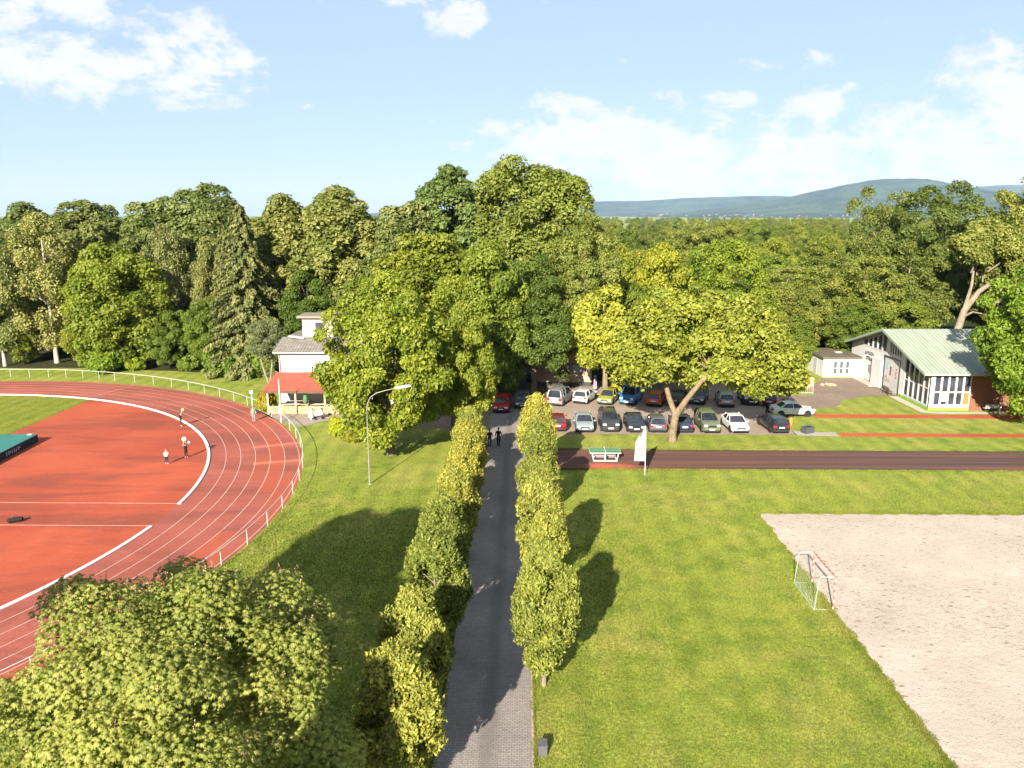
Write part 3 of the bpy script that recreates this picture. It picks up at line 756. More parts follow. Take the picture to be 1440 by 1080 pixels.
# ------------------------------------------------------------------ the foreground chestnut: palmate leaves of drooping leaflets
def near_chestnut():
    rng = np.random.default_rng(12)
    ells = [(0, 0, 5.8, 5.4, 5.2, 3.4, 62), (4.9, -.6, 4.4, 1.5, 1.6, 1.2, 5), (3.6, 3.6, 6.2, 1.5, 1.5, 1.2, 5), (-.8, 4.9, 7.3, 1.5, 1.3, 1.2, 5), (-4.4, .8, 4.4, 1.6, 1.5, 1.2, 5), (0, -2.6, 6.0, 2.8, 2.2, 1.6, 12), (-.2, -.6, 7.6, 2.6, 2.4, 1.2, 9), (1.4, 1.2, 8.8, 1.6, 1.5, 1.1, 6), (-2.4, .6, 8.6, 1.5, 1.4, 1.0, 5), (-2.2, .8, 5.6, 3.2, 3.0, 2.5, 14), (2.2, 1.8, 6.6, 3.2, 3.4, 2.7, 14), (3.4, -1.5, 4.6, 3.0, 3.2, 2.6, 12), (-.4, 2.6, 6.6, 2.6, 2.6, 2.6, 10)]
    lb = lobes_ellipsoids(rng, ells, 1.05, .8)
    C = np.array([l[0] for l in lb]); Lr = np.array([l[1] for l in lb]); n = 42000
    idx = rng.choice(len(lb), n, p=Lr ** 2 / (Lr ** 2).sum())
    ow = unit((C - np.array([0, 0, 5.0])) * np.array([1, 1, .8]))
    D = unit(sphere_dirs(rng, n) + ow[idx] * .55 + np.array([0, 0, .3]))
    rad = 1.08 - np.abs(rng.normal(0, .27, n))
    P = C[idx] + D * (Lr[idx] * rad)[:, None] * np.array([1, 1, .8])
    # every leaf is a fan of 5-7 leaflets round its stalk end
    A = unit(np.stack([D[:, 0], D[:, 1], np.zeros(n)], 1) + rng.normal(size=(n, 3)) * np.array([.5, .5, 0]))   # pointing direction
    up = unit(np.array([0, 0, 1.0]) + D * .45 + rng.normal(size=(n, 3)) * .22)
    A = unit(A - up * np.sum(A * up, 1, keepdims=True)); B = np.cross(up, A)
    lt = rng.random(len(lb)); lf = rng.random(n); scl = .36 + .30 * rng.random(n)
    Ps, Ns, Ts, Ls, Ws, Ti = [], [], [], [], [], []
    for j, th in enumerate((-1.95, -1.25, -.6, 0, .6, 1.25, 1.95)):
        keep = np.ones(n, bool) if 0 < j < 6 else rng.random(n) < .55
        d = A * math.cos(th) + B * math.sin(th)
        ln = (.27 - .035 * abs(th)) * scl * (.9 + .2 * rng.random(n))
        dr = .35 + .55 * rng.random((n, 1))
        t_ = unit(d - up * dr)
        nn = unit(up + d * dr + rng.normal(size=(n, 3)) * .15)
        p = P + d * (ln * .5)[:, None] - up * (ln[:, None] * .25 * dr)
        for a, b in ((Ps, p), (Ns, nn), (Ts, t_), (Ls, ln), (Ws, ln * .36), (Ti, .10 + .34 * lt[idx] + .34 * lf + .16 * rng.random(n))): a.append(b[keep])
    V = leaves(np.concatenate(Ps), np.concatenate(Ns), np.concatenate(Ts), np.concatenate(Ls), np.concatenate(Ws), .22)
    cm = quads_mesh('chestnut_crown', V, np.concatenate(Ti), [L_NEAR])
    # spent flower spikes standing on the outer tufts
    k = 330; ii = np.where((D[:, 2] > .15) & (rad > 1.0))[0]; ii = rng.choice(ii, k)
    Pv, Nv, Tv = [], [], []
    for i in ii:
        m = 9
        hgt = np.linspace(.02, .26, m); pp = P[i] + np.outer(hgt, unit(up[i:i + 1])[0]) + rng.normal(size=(m, 3)) * .022
        Pv.append(pp); Nv.append(sphere_dirs(rng, m)); Tv.append(unit(rng.normal(size=(m, 3)) + np.array([0, 0, .8])))
    Pv = np.concatenate(Pv); m = len(Pv)
    fm, t = new_mat('spent_flower_spikes'); g = NT(t); at = g.n('ShaderNodeAttribute', attribute_name='tint')
    g.out(g.bsdf(g.ramp(at.outputs['Fac'], [(0, (.20, .12, .06)), (1, (.40, .30, .17))]), .8, .1))
    fl = quads_mesh('flower_spikes', leaves(Pv, np.concatenate(Nv), np.concatenate(Tv), np.full(m, .055), np.full(m, .036)), rng.random(m), [fm])
    tm = trunk_mesh('chestnut_trunk', rng, 6.2, .38, lb, B_BROWN, 9, fork=.25, limb=.42)
    t = tree('chestnut_tree', 'big horse chestnut in the near corner with drooping palmate leaves and spent flower spikes', cm, tm, (-11.7, 22.4, -.35), 0.0)
    link(bpy.data.objects.new('flower_spikes', fl), t)['kind'] = 'stuff'
near_chestnut()

# a tall oak beside the viewpoint: only its rounded shadow lies on the lawn
rngs = np.random.default_rng(51)
lbs = lobes_ellipsoids(rngs, [(0, 0, 22.5, 4.2, 4.2, 3.0, 44)], 1.35, .85)
tree('oak_tree', 'tall oak beside the viewpoint throwing the round shadow on the left lawn', crown_mesh('oak_crown', rngs, lbs, 20000, .5, L_OAK), trunk_mesh('oak_trunk', rngs, 19, .4, lbs, B_GREY, 14), (-24.3, .2, 0))

lbs = lobes_ellipsoids(rngs, [(0, 0, 11.6, 1.25, 1.25, 5.8, 34)], .7, 1.4)
tree('poplar_tree', 'slender poplar beside the viewpoint shading the nearest left thujas', crown_mesh('poplar_crown', rngs, lbs, 12000, .4, L_GEN), trunk_mesh('poplar_trunk', rngs, 13, .22, lbs, B_GREY, 8), (-12.1, 0, 0))

# ------------------------------------------------------------------ golden thujas along both sides of the drive
GT = 'golden thuja columns lining the drive'
RT = [(.95, 31.9, 1.02, 0, 'golden thuja right of the drive, nearest one with its bare pale trunk showing'),
      (.98, 41.0, 1.05, 1, 'golden thuja right of the drive, second one from the camera with rounded side'),
      (.95, 52.0, 1.02, 2, 'golden thuja right of the drive, directly beside the sprint strip'),
      (1.0, 60.2, 1.04, 3, 'golden thuja right of the drive, farthest one beside the car park')]
for x, y, s, k, lab in RT:
    t = tree('thuja_tree', lab, THU[k][0], THU[k][1], (x, y, 0), k * 1.7, s, s, GT)
LT = [(-4.35, 24.4, .95, 1, 'golden thuja left of the drive, nearest one half in the chestnut shade'),
      (-4.4, 29.4, .88, 0, 'golden thuja left of the drive, second one, dark in tree shade low down'),
      (-4.2, 34.6, .94, 2, 'golden thuja left of the drive, third one, bright and shaggy'),
      (-4.3, 39.8, .90, 3, 'golden thuja left of the drive, fourth one beside the round lawn shadow'),
      (-4.15, 45.3, .88, 1, 'golden thuja left of the drive, fifth one level with the second right hand column'),
      (-4.2, 50.7, .86, 0, 'golden thuja left of the drive, third one from the far end'),
      (-4.1, 56.6, .86, 2, 'golden thuja left of the drive, second one from the far end'),
      (-4.45, 62.6, .80, 3, 'golden thuja left of the drive, farthest one beside the two walkers')]
for i, (x, y, s, k, lab) in enumerate(LT):
    tree('thuja_tree', lab, THU[k][0], THU[k][1], (x, y, 0), 2.1 + i * 1.3, s * 1.16, s, GT)

# ------------------------------------------------------------------ the wood on the left behind the track
put('birch', 0, -66.6, 110, 21, 'drooping olive birch at the left picture edge, the broadest of the birches', None, 1.25)
put('birch', 1, -72.5, 107.5, 18.5, 'birch with leaning white trunk at the far left edge of the wood', None, 1.05, (.95, 1, .9))
put('flowering', 0, -67.5, 123, 21.4, 'domed chestnut rising behind the broad left birch', None, 1.22)
put('flowering', 1, -77, 124, 21.3, 'domed chestnut at the left picture edge behind the birches', None, 1.22)
put('broad', 0, -55.4, 106.5, 17.2, 'bright green lime with foliage down to the grass between two birches', None, 1.0, (1.05, 1.1, .9))
put('birch', 0, -50.2, 110.5, 19.4, 'pale olive birch right of the bright green lime', None, .95, (1.08, 1.02, 1))
put('birch', 1, -44.8, 112.5, 17.5, 'slim birch between the lime and the dark spruce', None, .8)
put('flowering', 1, -56, 122, 22.0, 'chestnut dome above and behind the olive birch', None, 1.1)
put('flowering', 0, -47.6, 121, 23.6, 'highest chestnut dome left of the spruce tip', None, 1.16)
put('broad', 1, -43.3, 106, 9.6, 'low green maple at the foot of the spruce, left side', None, .85, (1.2, 1.2, 1.1))
put('broad', 3, -48.6, 106, 8.2, 'small round maple beside the birch foot', None, .85, (1.0, 1.05, 1))
put('broad', 2, -61.5, 109, 9.0, 'low shady maple under the left birches', None, .9)
put('broad', 1, -71, 109.5, 8.0, 'low bright maple under the leaning white birch', None, .9, (1.15, 1.2, 1))
t = tree('spruce_tree', 'large dark spruce with drooping boughs behind the small pine', SPR[0], SPR[1], (-36.9, 104, 0), .4, 1.0)
t2 = tree('spruce_tree', 'narrower spruce standing left behind the large spruce', SPR[0], SPR[1], (-42.2, 112, 0), 2.2, .72, .88, tint=(1.05, 1.0, .9))
put('flowering', 1, -33.4, 113, 22.2, 'blossoming chestnut directly right behind the spruce', None, 1.1)
put('flowering', 0, -25.9, 112, 23.0, 'blossoming chestnut dome above the white clubhouse', None, 1.2)
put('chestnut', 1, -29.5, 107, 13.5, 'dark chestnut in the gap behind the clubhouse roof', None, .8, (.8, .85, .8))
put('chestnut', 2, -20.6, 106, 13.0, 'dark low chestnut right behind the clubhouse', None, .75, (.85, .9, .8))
G1 = 'trees deep in the wood behind the track'
for i in range(17):
    x = -112 + i * 5.4 + _tr.uniform(-1.2, 1.2)
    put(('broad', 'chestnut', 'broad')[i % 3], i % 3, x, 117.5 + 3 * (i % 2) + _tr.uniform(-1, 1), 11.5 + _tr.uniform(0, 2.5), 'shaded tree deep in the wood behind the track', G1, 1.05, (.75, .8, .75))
for i in range(14):
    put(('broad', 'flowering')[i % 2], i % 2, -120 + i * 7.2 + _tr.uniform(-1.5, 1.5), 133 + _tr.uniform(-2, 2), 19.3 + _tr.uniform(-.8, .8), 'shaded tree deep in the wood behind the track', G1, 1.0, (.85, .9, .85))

# small two-stemmed pine in front of the clubhouse corner
rp = np.random.default_rng(8)
lbp = lobes_ellipsoids(rp, [(-.2, 0, 5.9, 2.4, 2.2, 2.8, 26), (.7, 0, 4.2, 1.8, 1.6, 1.5, 10)], .8, .8)
pm = MB(); pm.tube([(0, 0, -.1), (-.7, 0, 2.4), (-1.2, 0, 5.2)], [.16, .12, .05], 7); pm.tube([(.05, 0, -.1), (.45, .05, 2.4), (.6, .1, 6.2)], [.16, .12, .05], 7)
for c, l, f in lbp[:14]: pm.tube([(.3 * c[0], .3 * c[1], c[2] - 1.2), tuple(c)], [.05, .02], 4)
tree('pine_tree', 'small two stemmed pine on the lawn beside the clubhouse', crown_mesh('pine_crown', rp, lbp, 15000, .26, L_PINE, .30, -.2, .4, .3, .3), pm.mesh('pine_trunk', B_GREY, True), (-31.6, 95.6, 0))

# ------------------------------------------------------------------ middle of the picture
put('chestnut', 0, -11.7, 66.8, 15.3, 'broad chestnut with a bare trunk on the lawn behind the street lamp', None, .85, (1.38, 1.27, 1.0))
put('chestnut', 1, -6.6, 71.8, 14.4, 'narrower chestnut hanging over the end of the drive beside the red car', None, .66, (1.08, 1.06, .9))
put('flowering', 1, -15.8, 108, 21.3, 'chestnut dome right of the sky gap, left of the big trees', None, 0.95)
put('broad', 2, -11.6, 93, 18.4, 'dense olive green round tree behind the broad chestnut', None, .98, (1.15, 1.05, .8))
put('flowering', 0, -10.2, 112, 25.6, 'tall dark chestnut dome left of the highest tree', None, 1.0, (.95, 1.02, .95))
# the highest tree: an irregular crown of several masses on visible limbs
ro = np.random.default_rng(23)
lbo = lobes_ellipsoids(ro, [(-.5, 0, 21.0, 7.4, 6.0, 7.2, 60), (4.6, .5, 19.6, 4.6, 4.6, 5.2, 26), (-4.8, 0, 15.5, 4.2, 4.4, 5.2, 22), (1.0, -1.2, 13.0, 4.6, 4.4, 4.0, 18), (-2.2, 0, 25.0, 4.2, 3.2, 3.4, 20), (3.2, 0, 24.2, 4.0, 3.2, 3.0, 18)], 1.55, .8)
tree('oak_tree', 'highest tree of the picture, a light green poplar like crown with visible limbs', crown_mesh('oak_crown', ro, lbo, 46000, .46, L_OAK, .62, .25, .4, .45, .26), trunk_mesh('oak_trunk', ro, 23, .6, lbo, B_GREY, 34, limb=.5), (.9, 106, 0), tint=(1.05, 1.08, .95))
put('broad', 3, -3.9, 89, 17.2, 'round green tree in front of the highest tree', None, .72, (.95, 1.0, .85))
put('oak', 0, 7.2, 97, 19.6, 'light green oak right below the highest tree', None, .78, (1.0, 1.0, .95))
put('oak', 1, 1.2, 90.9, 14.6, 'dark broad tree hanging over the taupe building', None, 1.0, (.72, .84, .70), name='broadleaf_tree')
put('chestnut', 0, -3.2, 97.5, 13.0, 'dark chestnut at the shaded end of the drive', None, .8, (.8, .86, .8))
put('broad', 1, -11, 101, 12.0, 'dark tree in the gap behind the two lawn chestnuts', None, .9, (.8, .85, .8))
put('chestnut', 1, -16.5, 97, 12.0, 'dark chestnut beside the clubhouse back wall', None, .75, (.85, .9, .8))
put('broad', 0, 13.8, 101, 12.5, 'green maple behind the blue van', None, .85, (.95, 1, .85))
put('broad', 2, 22.5, 101, 12.0, 'green maple behind the parked navy car', None, .95, (.95, 1, .85))
put('broad', 3, 30.5, 103, 11.0, 'green maple left of the white annex', None, .95, (1.05, 1.05, .9))
# the plane trees of the car park
rq = np.random.default_rng(41)
PX0, PY0 = 13.9, 71.3
lbq = lobes_ellipsoids(rq, [(-.6, 1.0, 9.8, 4.3, 4.2, 4.2, 30), (5.6, .6, 9.6, 4.7, 4.4, 3.9, 30), (8.6, .3, 7.4, 3.3, 3.4, 3.1, 18), (-3.8, 1.6, 7.6, 3.0, 3.4, 3.4, 18), (3.0, 1.5, 12.0, 3.2, 3.0, 2.0, 12), (10.6, .6, 6.4, 1.9, 2.0, 2.2, 8), (2.2, 1.9, 6.2, 2.6, 2.0, 1.5, 9), (7.2, .6, 5.6, 2.3, 2.2, 1.5, 9), (4.4, -1.5, 7.4, 2.3, 1.3, 1.4, 8), (-1.2, -1.0, 7.2, 2.0, 1.3, 1.3, 6)], 1.15, .82)
pt = MB()
pt.tube([(0, 0, -.2), (.02, 0, .6), (.15, .05, 1.7), (.3, .1, 2.9)], [.50, .38, .35, .37], 10)
pt.tube([(.25, .1, 2.5), (-.35, .2, 4.0), (-.8, .3, 5.6), (-1.0, .5, 7.4), (-.8, .8, 10.5)], [.30, .25, .21, .17, .06], 8)
pt.tube([(.3, .1, 2.5), (1.2, .0, 4.0), (2.3, .0, 5.5), (3.9, .1, 7.6), (4.6, .3, 10.8)], [.33, .27, .23, .18, .06], 8)
pt.tube([(2.5, .0, 5.8), (4.6, -.2, 6.7), (7.2, -.2, 7.6)], [.22, .17, .06], 6)
pt.tube([(3.7, .1, 7.4), (5.4, -.4, 9.6), (6.2, -.4, 11.2)], [.2, .14, .05], 6)
for i in range(0, len(lbq), 5):
    c = Vector(lbq[i][0]); b = Vector((-.9, .4, 6.5)) if c.x < 1 else (Vector((3.2, .1, 6.8)) if c.x < 5.5 else Vector((6.2, -.2, 7.3)))
    pt.tube([b, b.lerp(c, .5) + Vector((0, 0, .5)), c], [.13, .08, .03], 5)
plane = tree('plane_tree', 'yellow green plane tree with forked mottled trunk at the car park edge', crown_mesh('plane_crown', rq, lbq, 52000, .34, L_PLANE, .74, .35, .4, .45, .24), pt.mesh('plane_trunk', B_PLANE, True, angle=60), (PX0, PY0, 0), tint=(1.08, 1.04, 1.0))
lbr = lobes_ellipsoids(rq, [(0, 0, 8.2, 3.9, 3.8, 5.4, 44), (1.6, -1, 5.6, 2.6, 2.6, 3.0, 12)], 1.15, .82)
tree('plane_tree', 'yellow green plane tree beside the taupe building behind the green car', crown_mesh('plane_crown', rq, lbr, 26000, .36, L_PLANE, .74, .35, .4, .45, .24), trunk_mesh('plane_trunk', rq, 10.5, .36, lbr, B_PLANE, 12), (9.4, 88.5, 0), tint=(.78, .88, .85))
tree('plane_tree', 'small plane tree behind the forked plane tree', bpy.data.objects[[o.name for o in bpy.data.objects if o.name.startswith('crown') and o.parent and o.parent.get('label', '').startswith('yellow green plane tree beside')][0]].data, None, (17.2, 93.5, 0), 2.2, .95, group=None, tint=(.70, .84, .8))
put('broad', 3, 18.3, 104.5, 16.4, 'slender golden yellow tree behind the plane trees', None, .66, (1.9, 1.55, 1.0))
put('chestnut', 2, 27.2, 108, 17.6, 'glossy dark green chestnut right of the golden tree', None, .80, (.95, 1.05, .8))
put('broad', 1, 14.6, 114, 16.2, 'small tree with pale top left of the golden tree', None, .75, (1.3, 1.2, .95))
put('broad', 0, 23, 113, 13.8, 'broad tree between the golden tree and the glossy chestnut', None, .95, (1.6, 1.35, .9))

# ------------------------------------------------------------------ right hand side
put('locust', 0, 35.6, 110, 10.6, 'olive locust tree with thin pale trunk left above the annex', None, 1.0, (.95, .92, .85))
put('locust', 1, 41.8, 113, 12.6, 'olive locust tree directly above the annex roof', None, 1.0, (.88, .9, .85))
put('locust', 0, 48.6, 114, 14.4, 'olive locust tree above the gable of the hall', None, 1.05, (.85, .9, .85))
put('locust', 1, 55.4, 115, 15.4, 'olive locust tree behind the middle of the hall roof', None, 1.0, (.9, .92, .85))
put('broad', 1, 45.4, 108.4, 8.8, 'dark undergrowth tree behind the annex and the hall gable', None, 1.2, (.9, .95, .85))
put('broad', 2, 37.4, 107.6, 7.2, 'dark undergrowth tree left behind the annex', None, 1.1, (.9, .95, .85))
put('broad', 0, 52.5, 110, 10, 'dark undergrowth tree behind the hall ridge', None, 1.1, (.85, .9, .8))
put('oak', 0, 65.6, 128, 24.2, 'tall spreading oak on the skyline behind the hall', None, 1.02, (.95, .95, .95))
put('oak', 1, 79.5, 127, 25.6, 'tallest oak at the right picture edge', None, .9, (.92, .95, .95))
put('oak', 1, 57.6, 131, 22.6, 'oak on the skyline left of the tall spreading oak', None, .72, (.95, .95, .95))
put('oak', 0, 92, 133, 24, 'oak beyond the right picture edge', None, .9)
# the leaning oak whose pale trunk shows above the hall roof
rl = np.random.default_rng(63)
lbl = lobes_ellipsoids(rl, [(5.0, 0, 15.0, 5.0, 4.5, 4.6, 32), (9.5, 0, 12.5, 4.0, 4.0, 4.0, 18), (1.0, 1, 17.5, 3.4, 3.4, 3.4, 14)], 1.35, .8)
lt_ = MB(); lt_.tube([(-.6, 0, -.2), (-.3, 0, 4), (.5, 0, 7.6), (2.2, 0, 10.2), (5.5, .3, 12.6), (8.5, .4, 14.5)], [.62, .55, .46, .36, .22, .08], 9)
lt_.tube([(.4, 0, 7.4), (1.2, .2, 11), (1.4, .4, 16)], [.32, .2, .06], 7); lt_.tube([(0, 0, 6.4), (1.4, -.5, 7.4), (2.6, -.7, 7.2)], [.2, .16, .09], 6)
for c, l, f in lbl[::3]: lt_.tube([(c[0] * .6, 0, c[2] - 2.5), tuple(c)], [.14, .04], 5)
tree('oak_tree', 'leaning oak whose pale bent trunk shows above the hall roof', crown_mesh('oak_crown', rl, lbl, 26000, .46, L_OAK), lt_.mesh('oak_trunk', B_GREY, True, angle=60), (61.4, 111.5, 0))
put('locust', 0, 71, 113, 16, 'olive tree at the right edge between oaks and hall', None, 1.0, (.9, .92, .85))
put('locust', 1, 80, 116, 16.5, 'olive tree beyond the right picture edge', None, 1.0, (.9, .92, .85))
# chestnut in front of the hall at the right edge
put('chestnut', 0, 51.6, 77.3, 17.2, 'bright green chestnut at the right edge in front of the hall', None, .80, (.98, 1.12, .8))
put('chestnut', 2, 58.5, 80, 15.5, 'chestnut partly outside the right edge over the brown wall', None, .9, (.9, 1.05, .8))

# bushes
rb = np.random.default_rng(71)
lbb = lobes_ellipsoids(rb, [(0, 0, .8, 1.3, 1.2, .95, 26)], .45, .85)
BUSH = crown_mesh('bush_foliage', rb, lbb, 6000, .20, L_GEN, .66, 0, .4, .4, .25)
BST = MB()
for i in range(7):
    a = i * .9; BST.tube([(0, 0, -.05), (.5 * math.cos(a), .5 * math.sin(a), .9)], [.035, .012], 5)
BST = BST.mesh('bush_stems', B_BROWN)
def bush(x, y, s, lab, tint=(1.3, 1.3, 1), sz=None, group=None):
    t = thing('bush', lab, 'bush', (x, y, 0), _tr.uniform(0, 6), group, (s, s, sz or s))
    link(bpy.data.objects.new('stems', BST), t); c = link(bpy.data.objects.new('foliage', BUSH), t); c.color = (*tint, 1); return t
bush(-56.2, 103.2, 1.9, 'round bright bush at the wood edge under the lime', (1.5, 1.6, 1.1))
bush(-45.4, 104.8, 1.3, 'low bush on the grass at the foot of the spruce', (1.1, 1.2, 1.2))
bush(-52.8, 104.6, 1.2, 'low pale bush between lime and birch', (1.6, 1.6, 1.1))
bush(-39.5, 101.5, 1.9, 'green bush right beneath the spruce boughs', (1.2, 1.3, 1.1), 2.4)
bush(-34.2, 101.5, 2.0, 'leafy bush left of the small pine', (1.1, 1.2, 1.1), 2.6)
bush(-27.6, 82.0, .85, 'clipped hedge bush at the left end of the terrace', (1.7, 1.35, .8), 1.3)
bush(-16.0, 71.0, .95, 'orange tinged shrub on the lawn left of the chestnut trunk', (1.5, 1.3, .9), .7)
bush(-14.6, 72.5, 1.5, 'leafy shrub between terrace and chestnut trunk', (1.8, 1.7, 1.0), 1.5)
bush(-17.5, 73.0, 1.1, 'low green shrub at the right end of the terrace', (1.9, 1.8, 1.0), 1.1)
bush(10.6, 90.6, .8, 'yellowish shrub at the foot of the car park planes', (2.6, 2.0, 1))
bush(35.0, 95.2, .55, 'pink blossoming shrub on the yard before the annex', (9, 3.4, 16), .75)
bush(52.0, 82.3, .45, 'small yellow green shrub below the brown wall', (2.6, 2.4, 1))

# ------------------------------------------------------------------ the wood behind: nearer trees one by one, the far plain as one mass
G2 = 'trees of the wood on the plain behind'
rows = [(122, 6.6, -16, 52, 10), (138, 7.5, -22, 60, 10.2), (156, 8.2, -24, 62, 10.5), (178, 9.0, -26, 66, 11)]
for r_i, (y, dx, x0, x1, H) in enumerate(rows):
    x = x0
    while x < x1:
        k = _tr.randrange(4); kd = ('broad', 'locust', 'broad', 'chestnut')[k]
        c = _tr.choice((.6, .75, .95, 1.1, 1.3))
        put(kd, _tr.randrange(2), x + _tr.uniform(-2, 2), y + _tr.uniform(-5, 5), H * _tr.uniform(.72, 1.28), 'dark green tree among many in the wood on the plain', G2, 1.3, (c * _tr.uniform(.9, 1.15), c, c * .95))
        x += dx
x = 66
for i in range(9): put(('oak', 'locust', 'broad')[i % 3], i % 2, 68 + i * 8 + _tr.uniform(-2, 2), 148 + _tr.uniform(-8, 8), 18 + _tr.uniform(-1.5, 1.5), 'dark green tree among many in the wood on the plain', G2, 1.05, (.85, .9, .85))

pts = []; rf = np.random.default_rng(99)
y = 205.0
while y < 3400:
    step = 13 + y * .032
    nx_ = int(1.55 * y / (step * .92))
    for i in range(nx_):
        xx = (i / nx_ - .5) * 1.55 * y + rf.uniform(-.5, .5) * step; yy = y + rf.uniform(-.5, .5) * step
        if 222 < yy < 292 and 60 < xx < 130: continue          # a meadow left open
        if fbm(np.array([[xx]]), np.array([[yy]]), 260, 2, 4)[0, 0] > .19 and yy > 330: continue
        pts.append((xx, yy, -4.0 - max(0, yy - 400) * .0015))
    y += step
me = bpy.data.meshes.new('far_wood'); me.from_pydata(pts, [], []); fw = link(bpy.data.objects.new('far_wood', me))
fw.color = (1.0, 1.0, .95, 1); fw['kind'] = 'stuff'; fw['label'] = 'far wood covering the plain up to the hills'
ng = bpy.data.node_groups.new('far_wood_scatter', 'GeometryNodeTree')
ng.interface.new_socket('Geometry', in_out='INPUT', socket_type='NodeSocketGeometry'); ng.interface.new_socket('Geometry', in_out='OUTPUT', socket_type='NodeSocketGeometry')
def gn(t, **kw):
    n = ng.nodes.new(t)
    for k, v in kw.items(): setattr(n, k, v)
    return n
gi, go_ = gn('NodeGroupInput'), gn('NodeGroupOutput'); jn = gn('GeometryNodeJoinGeometry')
crs = [o for o in bpy.data.objects if o.name.startswith('crown') and o.parent and o.parent.name.startswith(('broadleaf_tree', 'chestnut_tree', 'oak_tree', 'locust_tree'))]
pick = []
for key in (('broad', 0), ('broad', 1), ('broad', 2), ('chestnut', 1), ('oak', 0), ('locust', 1)):
    pick.append([o for o in crs if o.data == LIB[key][0]][0])
idn = gn('GeometryNodeInputIndex')
for q, src in enumerate(pick):
    H = LIB[(('broad', 0), ('broad', 1), ('broad', 2), ('chestnut', 1), ('oak', 0), ('locust', 1))[q]][2]; base = 14.0 / H
    oi = gn('GeometryNodeObjectInfo', transform_space='ORIGINAL'); oi.inputs['Object'].default_value = src; oi.inputs['As Instance'].default_value = True
    md = gn('FunctionNodeCompare', data_type='INT', operation='EQUAL'); mm = gn('ShaderNodeMath', operation='MODULO'); mm.inputs[1].default_value = len(pick)
    rnd = gn('FunctionNodeRandomValue', data_type='INT'); rnd.inputs['Min'].default_value = 0; rnd.inputs['Max'].default_value = len(pick) - 1; rnd.inputs['Seed'].default_value = 3
    ng.nodes.remove(mm)
    ng.links.new(rnd.outputs[2], md.inputs[2]); md.inputs[3].default_value = q
    ip = gn('GeometryNodeInstanceOnPoints'); rr = gn('FunctionNodeRandomValue', data_type='FLOAT_VECTOR'); rr.inputs['Max'].default_value = (0.05, .05, 6.28); rr.inputs['Seed'].default_value = q
    rs = gn('FunctionNodeRandomValue', data_type='FLOAT'); rs.inputs[2].default_value = base * .75; rs.inputs[3].default_value = base * 1.55; rs.inputs['Seed'].default_value = q + 20
    ng.links.new(gi.outputs[0], ip.inputs['Points']); ng.links.new(md.outputs[0], ip.inputs['Selection']); ng.links.new(oi.outputs['Geometry'], ip.inputs['Instance'])
    ng.links.new(rr.outputs[0], ip.inputs['Rotation']); ng.links.new(rs.outputs[1], ip.inputs['Scale']); ng.links.new(ip.outputs[0], jn.inputs[0])
ng.links.new(jn.outputs[0], go_.inputs[0])
md_ = fw.modifiers.new('scatter', 'NODES'); md_.node_group = ng
# ------------------------------------------------------------------ common materials
M_WHITE = plain('white_render', (.50, .49, .475), .8, .2, var=.05, vs=.8)
M_WHITE2 = plain('white_metal', (.43, .43, .42), .45, .4, var=.06)
M_DARK = plain('dark_plastic', (.03, .03, .032), .5, .35)
M_BLACK = plain('black_rubber', (.012, .012, .013), .8, .2)
M_GREYM = plain('grey_metal', (.33, .33, .33), .4, .5, .6)
M_WOOD = plain('pale_wood', (.40, .27, .15), .7, .2, var=.25, vs=3)
M_WOODD = plain('dark_wood', (.09, .05, .03), .7, .2, var=.3, vs=3)
M_RED = plain('red_paint', (.42, .03, .025), .5, .3)
M_YEL = plain('yellow_plastic', (.32, .16, .03), .5, .3)
M_GREENP = plain('light_green_plinth', (.18, .32, .05), .8, .15, var=.15, vs=1)
M_CHARC = plain('black_letters', (.02, .02, .022), .6, .2)
def glass_mat(name, tint=(.02, .022, .03), rough=.06):
    m, t = new_mat(name); g = NT(t); n = g.noise(g.obj(), .9, 3, .5)
    g.out(g.bsdf(g.mix(g.mapr(n, .35, .65, 0, 1), tint, tuple(c * 2.2 for c in tint)), rough, .6)); return m
M_GLASS = glass_mat('window_glass')
M_CGLASS = glass_mat('car_glass', (.012, .014, .018), .04)

def text_obj(name, body, size, mat, parent, M, extrude=.006, squash=1.0):
    cu = bpy.data.curves.new('letters', 'FONT'); cu.body = body; cu.size = size; cu.extrude = extrude; cu.resolution_u = 3
    tmp = bpy.data.objects.new('letters', cu); COL.objects.link(tmp)
    bpy.context.view_layer.update()
    me = bpy.data.meshes.new_from_object(tmp.evaluated_get(bpy.context.evaluated_depsgraph_get()))
    bpy.data.objects.remove(tmp); me.name = name; me.transform(Matrix.Diagonal((squash, 1, 1, 1))); me.transform(M)
    me.materials.clear(); me.materials.append(mat)
    return link(bpy.data.objects.new(name, me), parent)
def scribble(name, mat, parent, rng, n, w, h, M, th=.035):
    """short illegible pen strokes: lettering too small to read"""
    mb = MB()
    for i in range(n):
        x = w * (i + .5) / n; k = rng.randrange(4)
        if k == 0: mb.box(x - th / 2, x + th / 2, 0, h, -.004, .006)
        elif k == 1: mb.box(x - th, x + th, 0, th, -.004, .006); mb.box(x - th / 2, x + th / 2, th, h * .8, -.004, .006)
        elif k == 2: mb.box(x - th, x + th, h * .4, h * .4 + th, -.004, .006); mb.box(x - th, x, h * .4 + th, h, -.004, .006)
        else: mb.box(x - th, x + th, h * .75, h * .75 + th, -.004, .006); mb.box(x, x + th, 0, h * .75, -.004, .006)
    me = mb.mesh(name, mat); me.transform(M); return link(bpy.data.objects.new(name, me), parent)

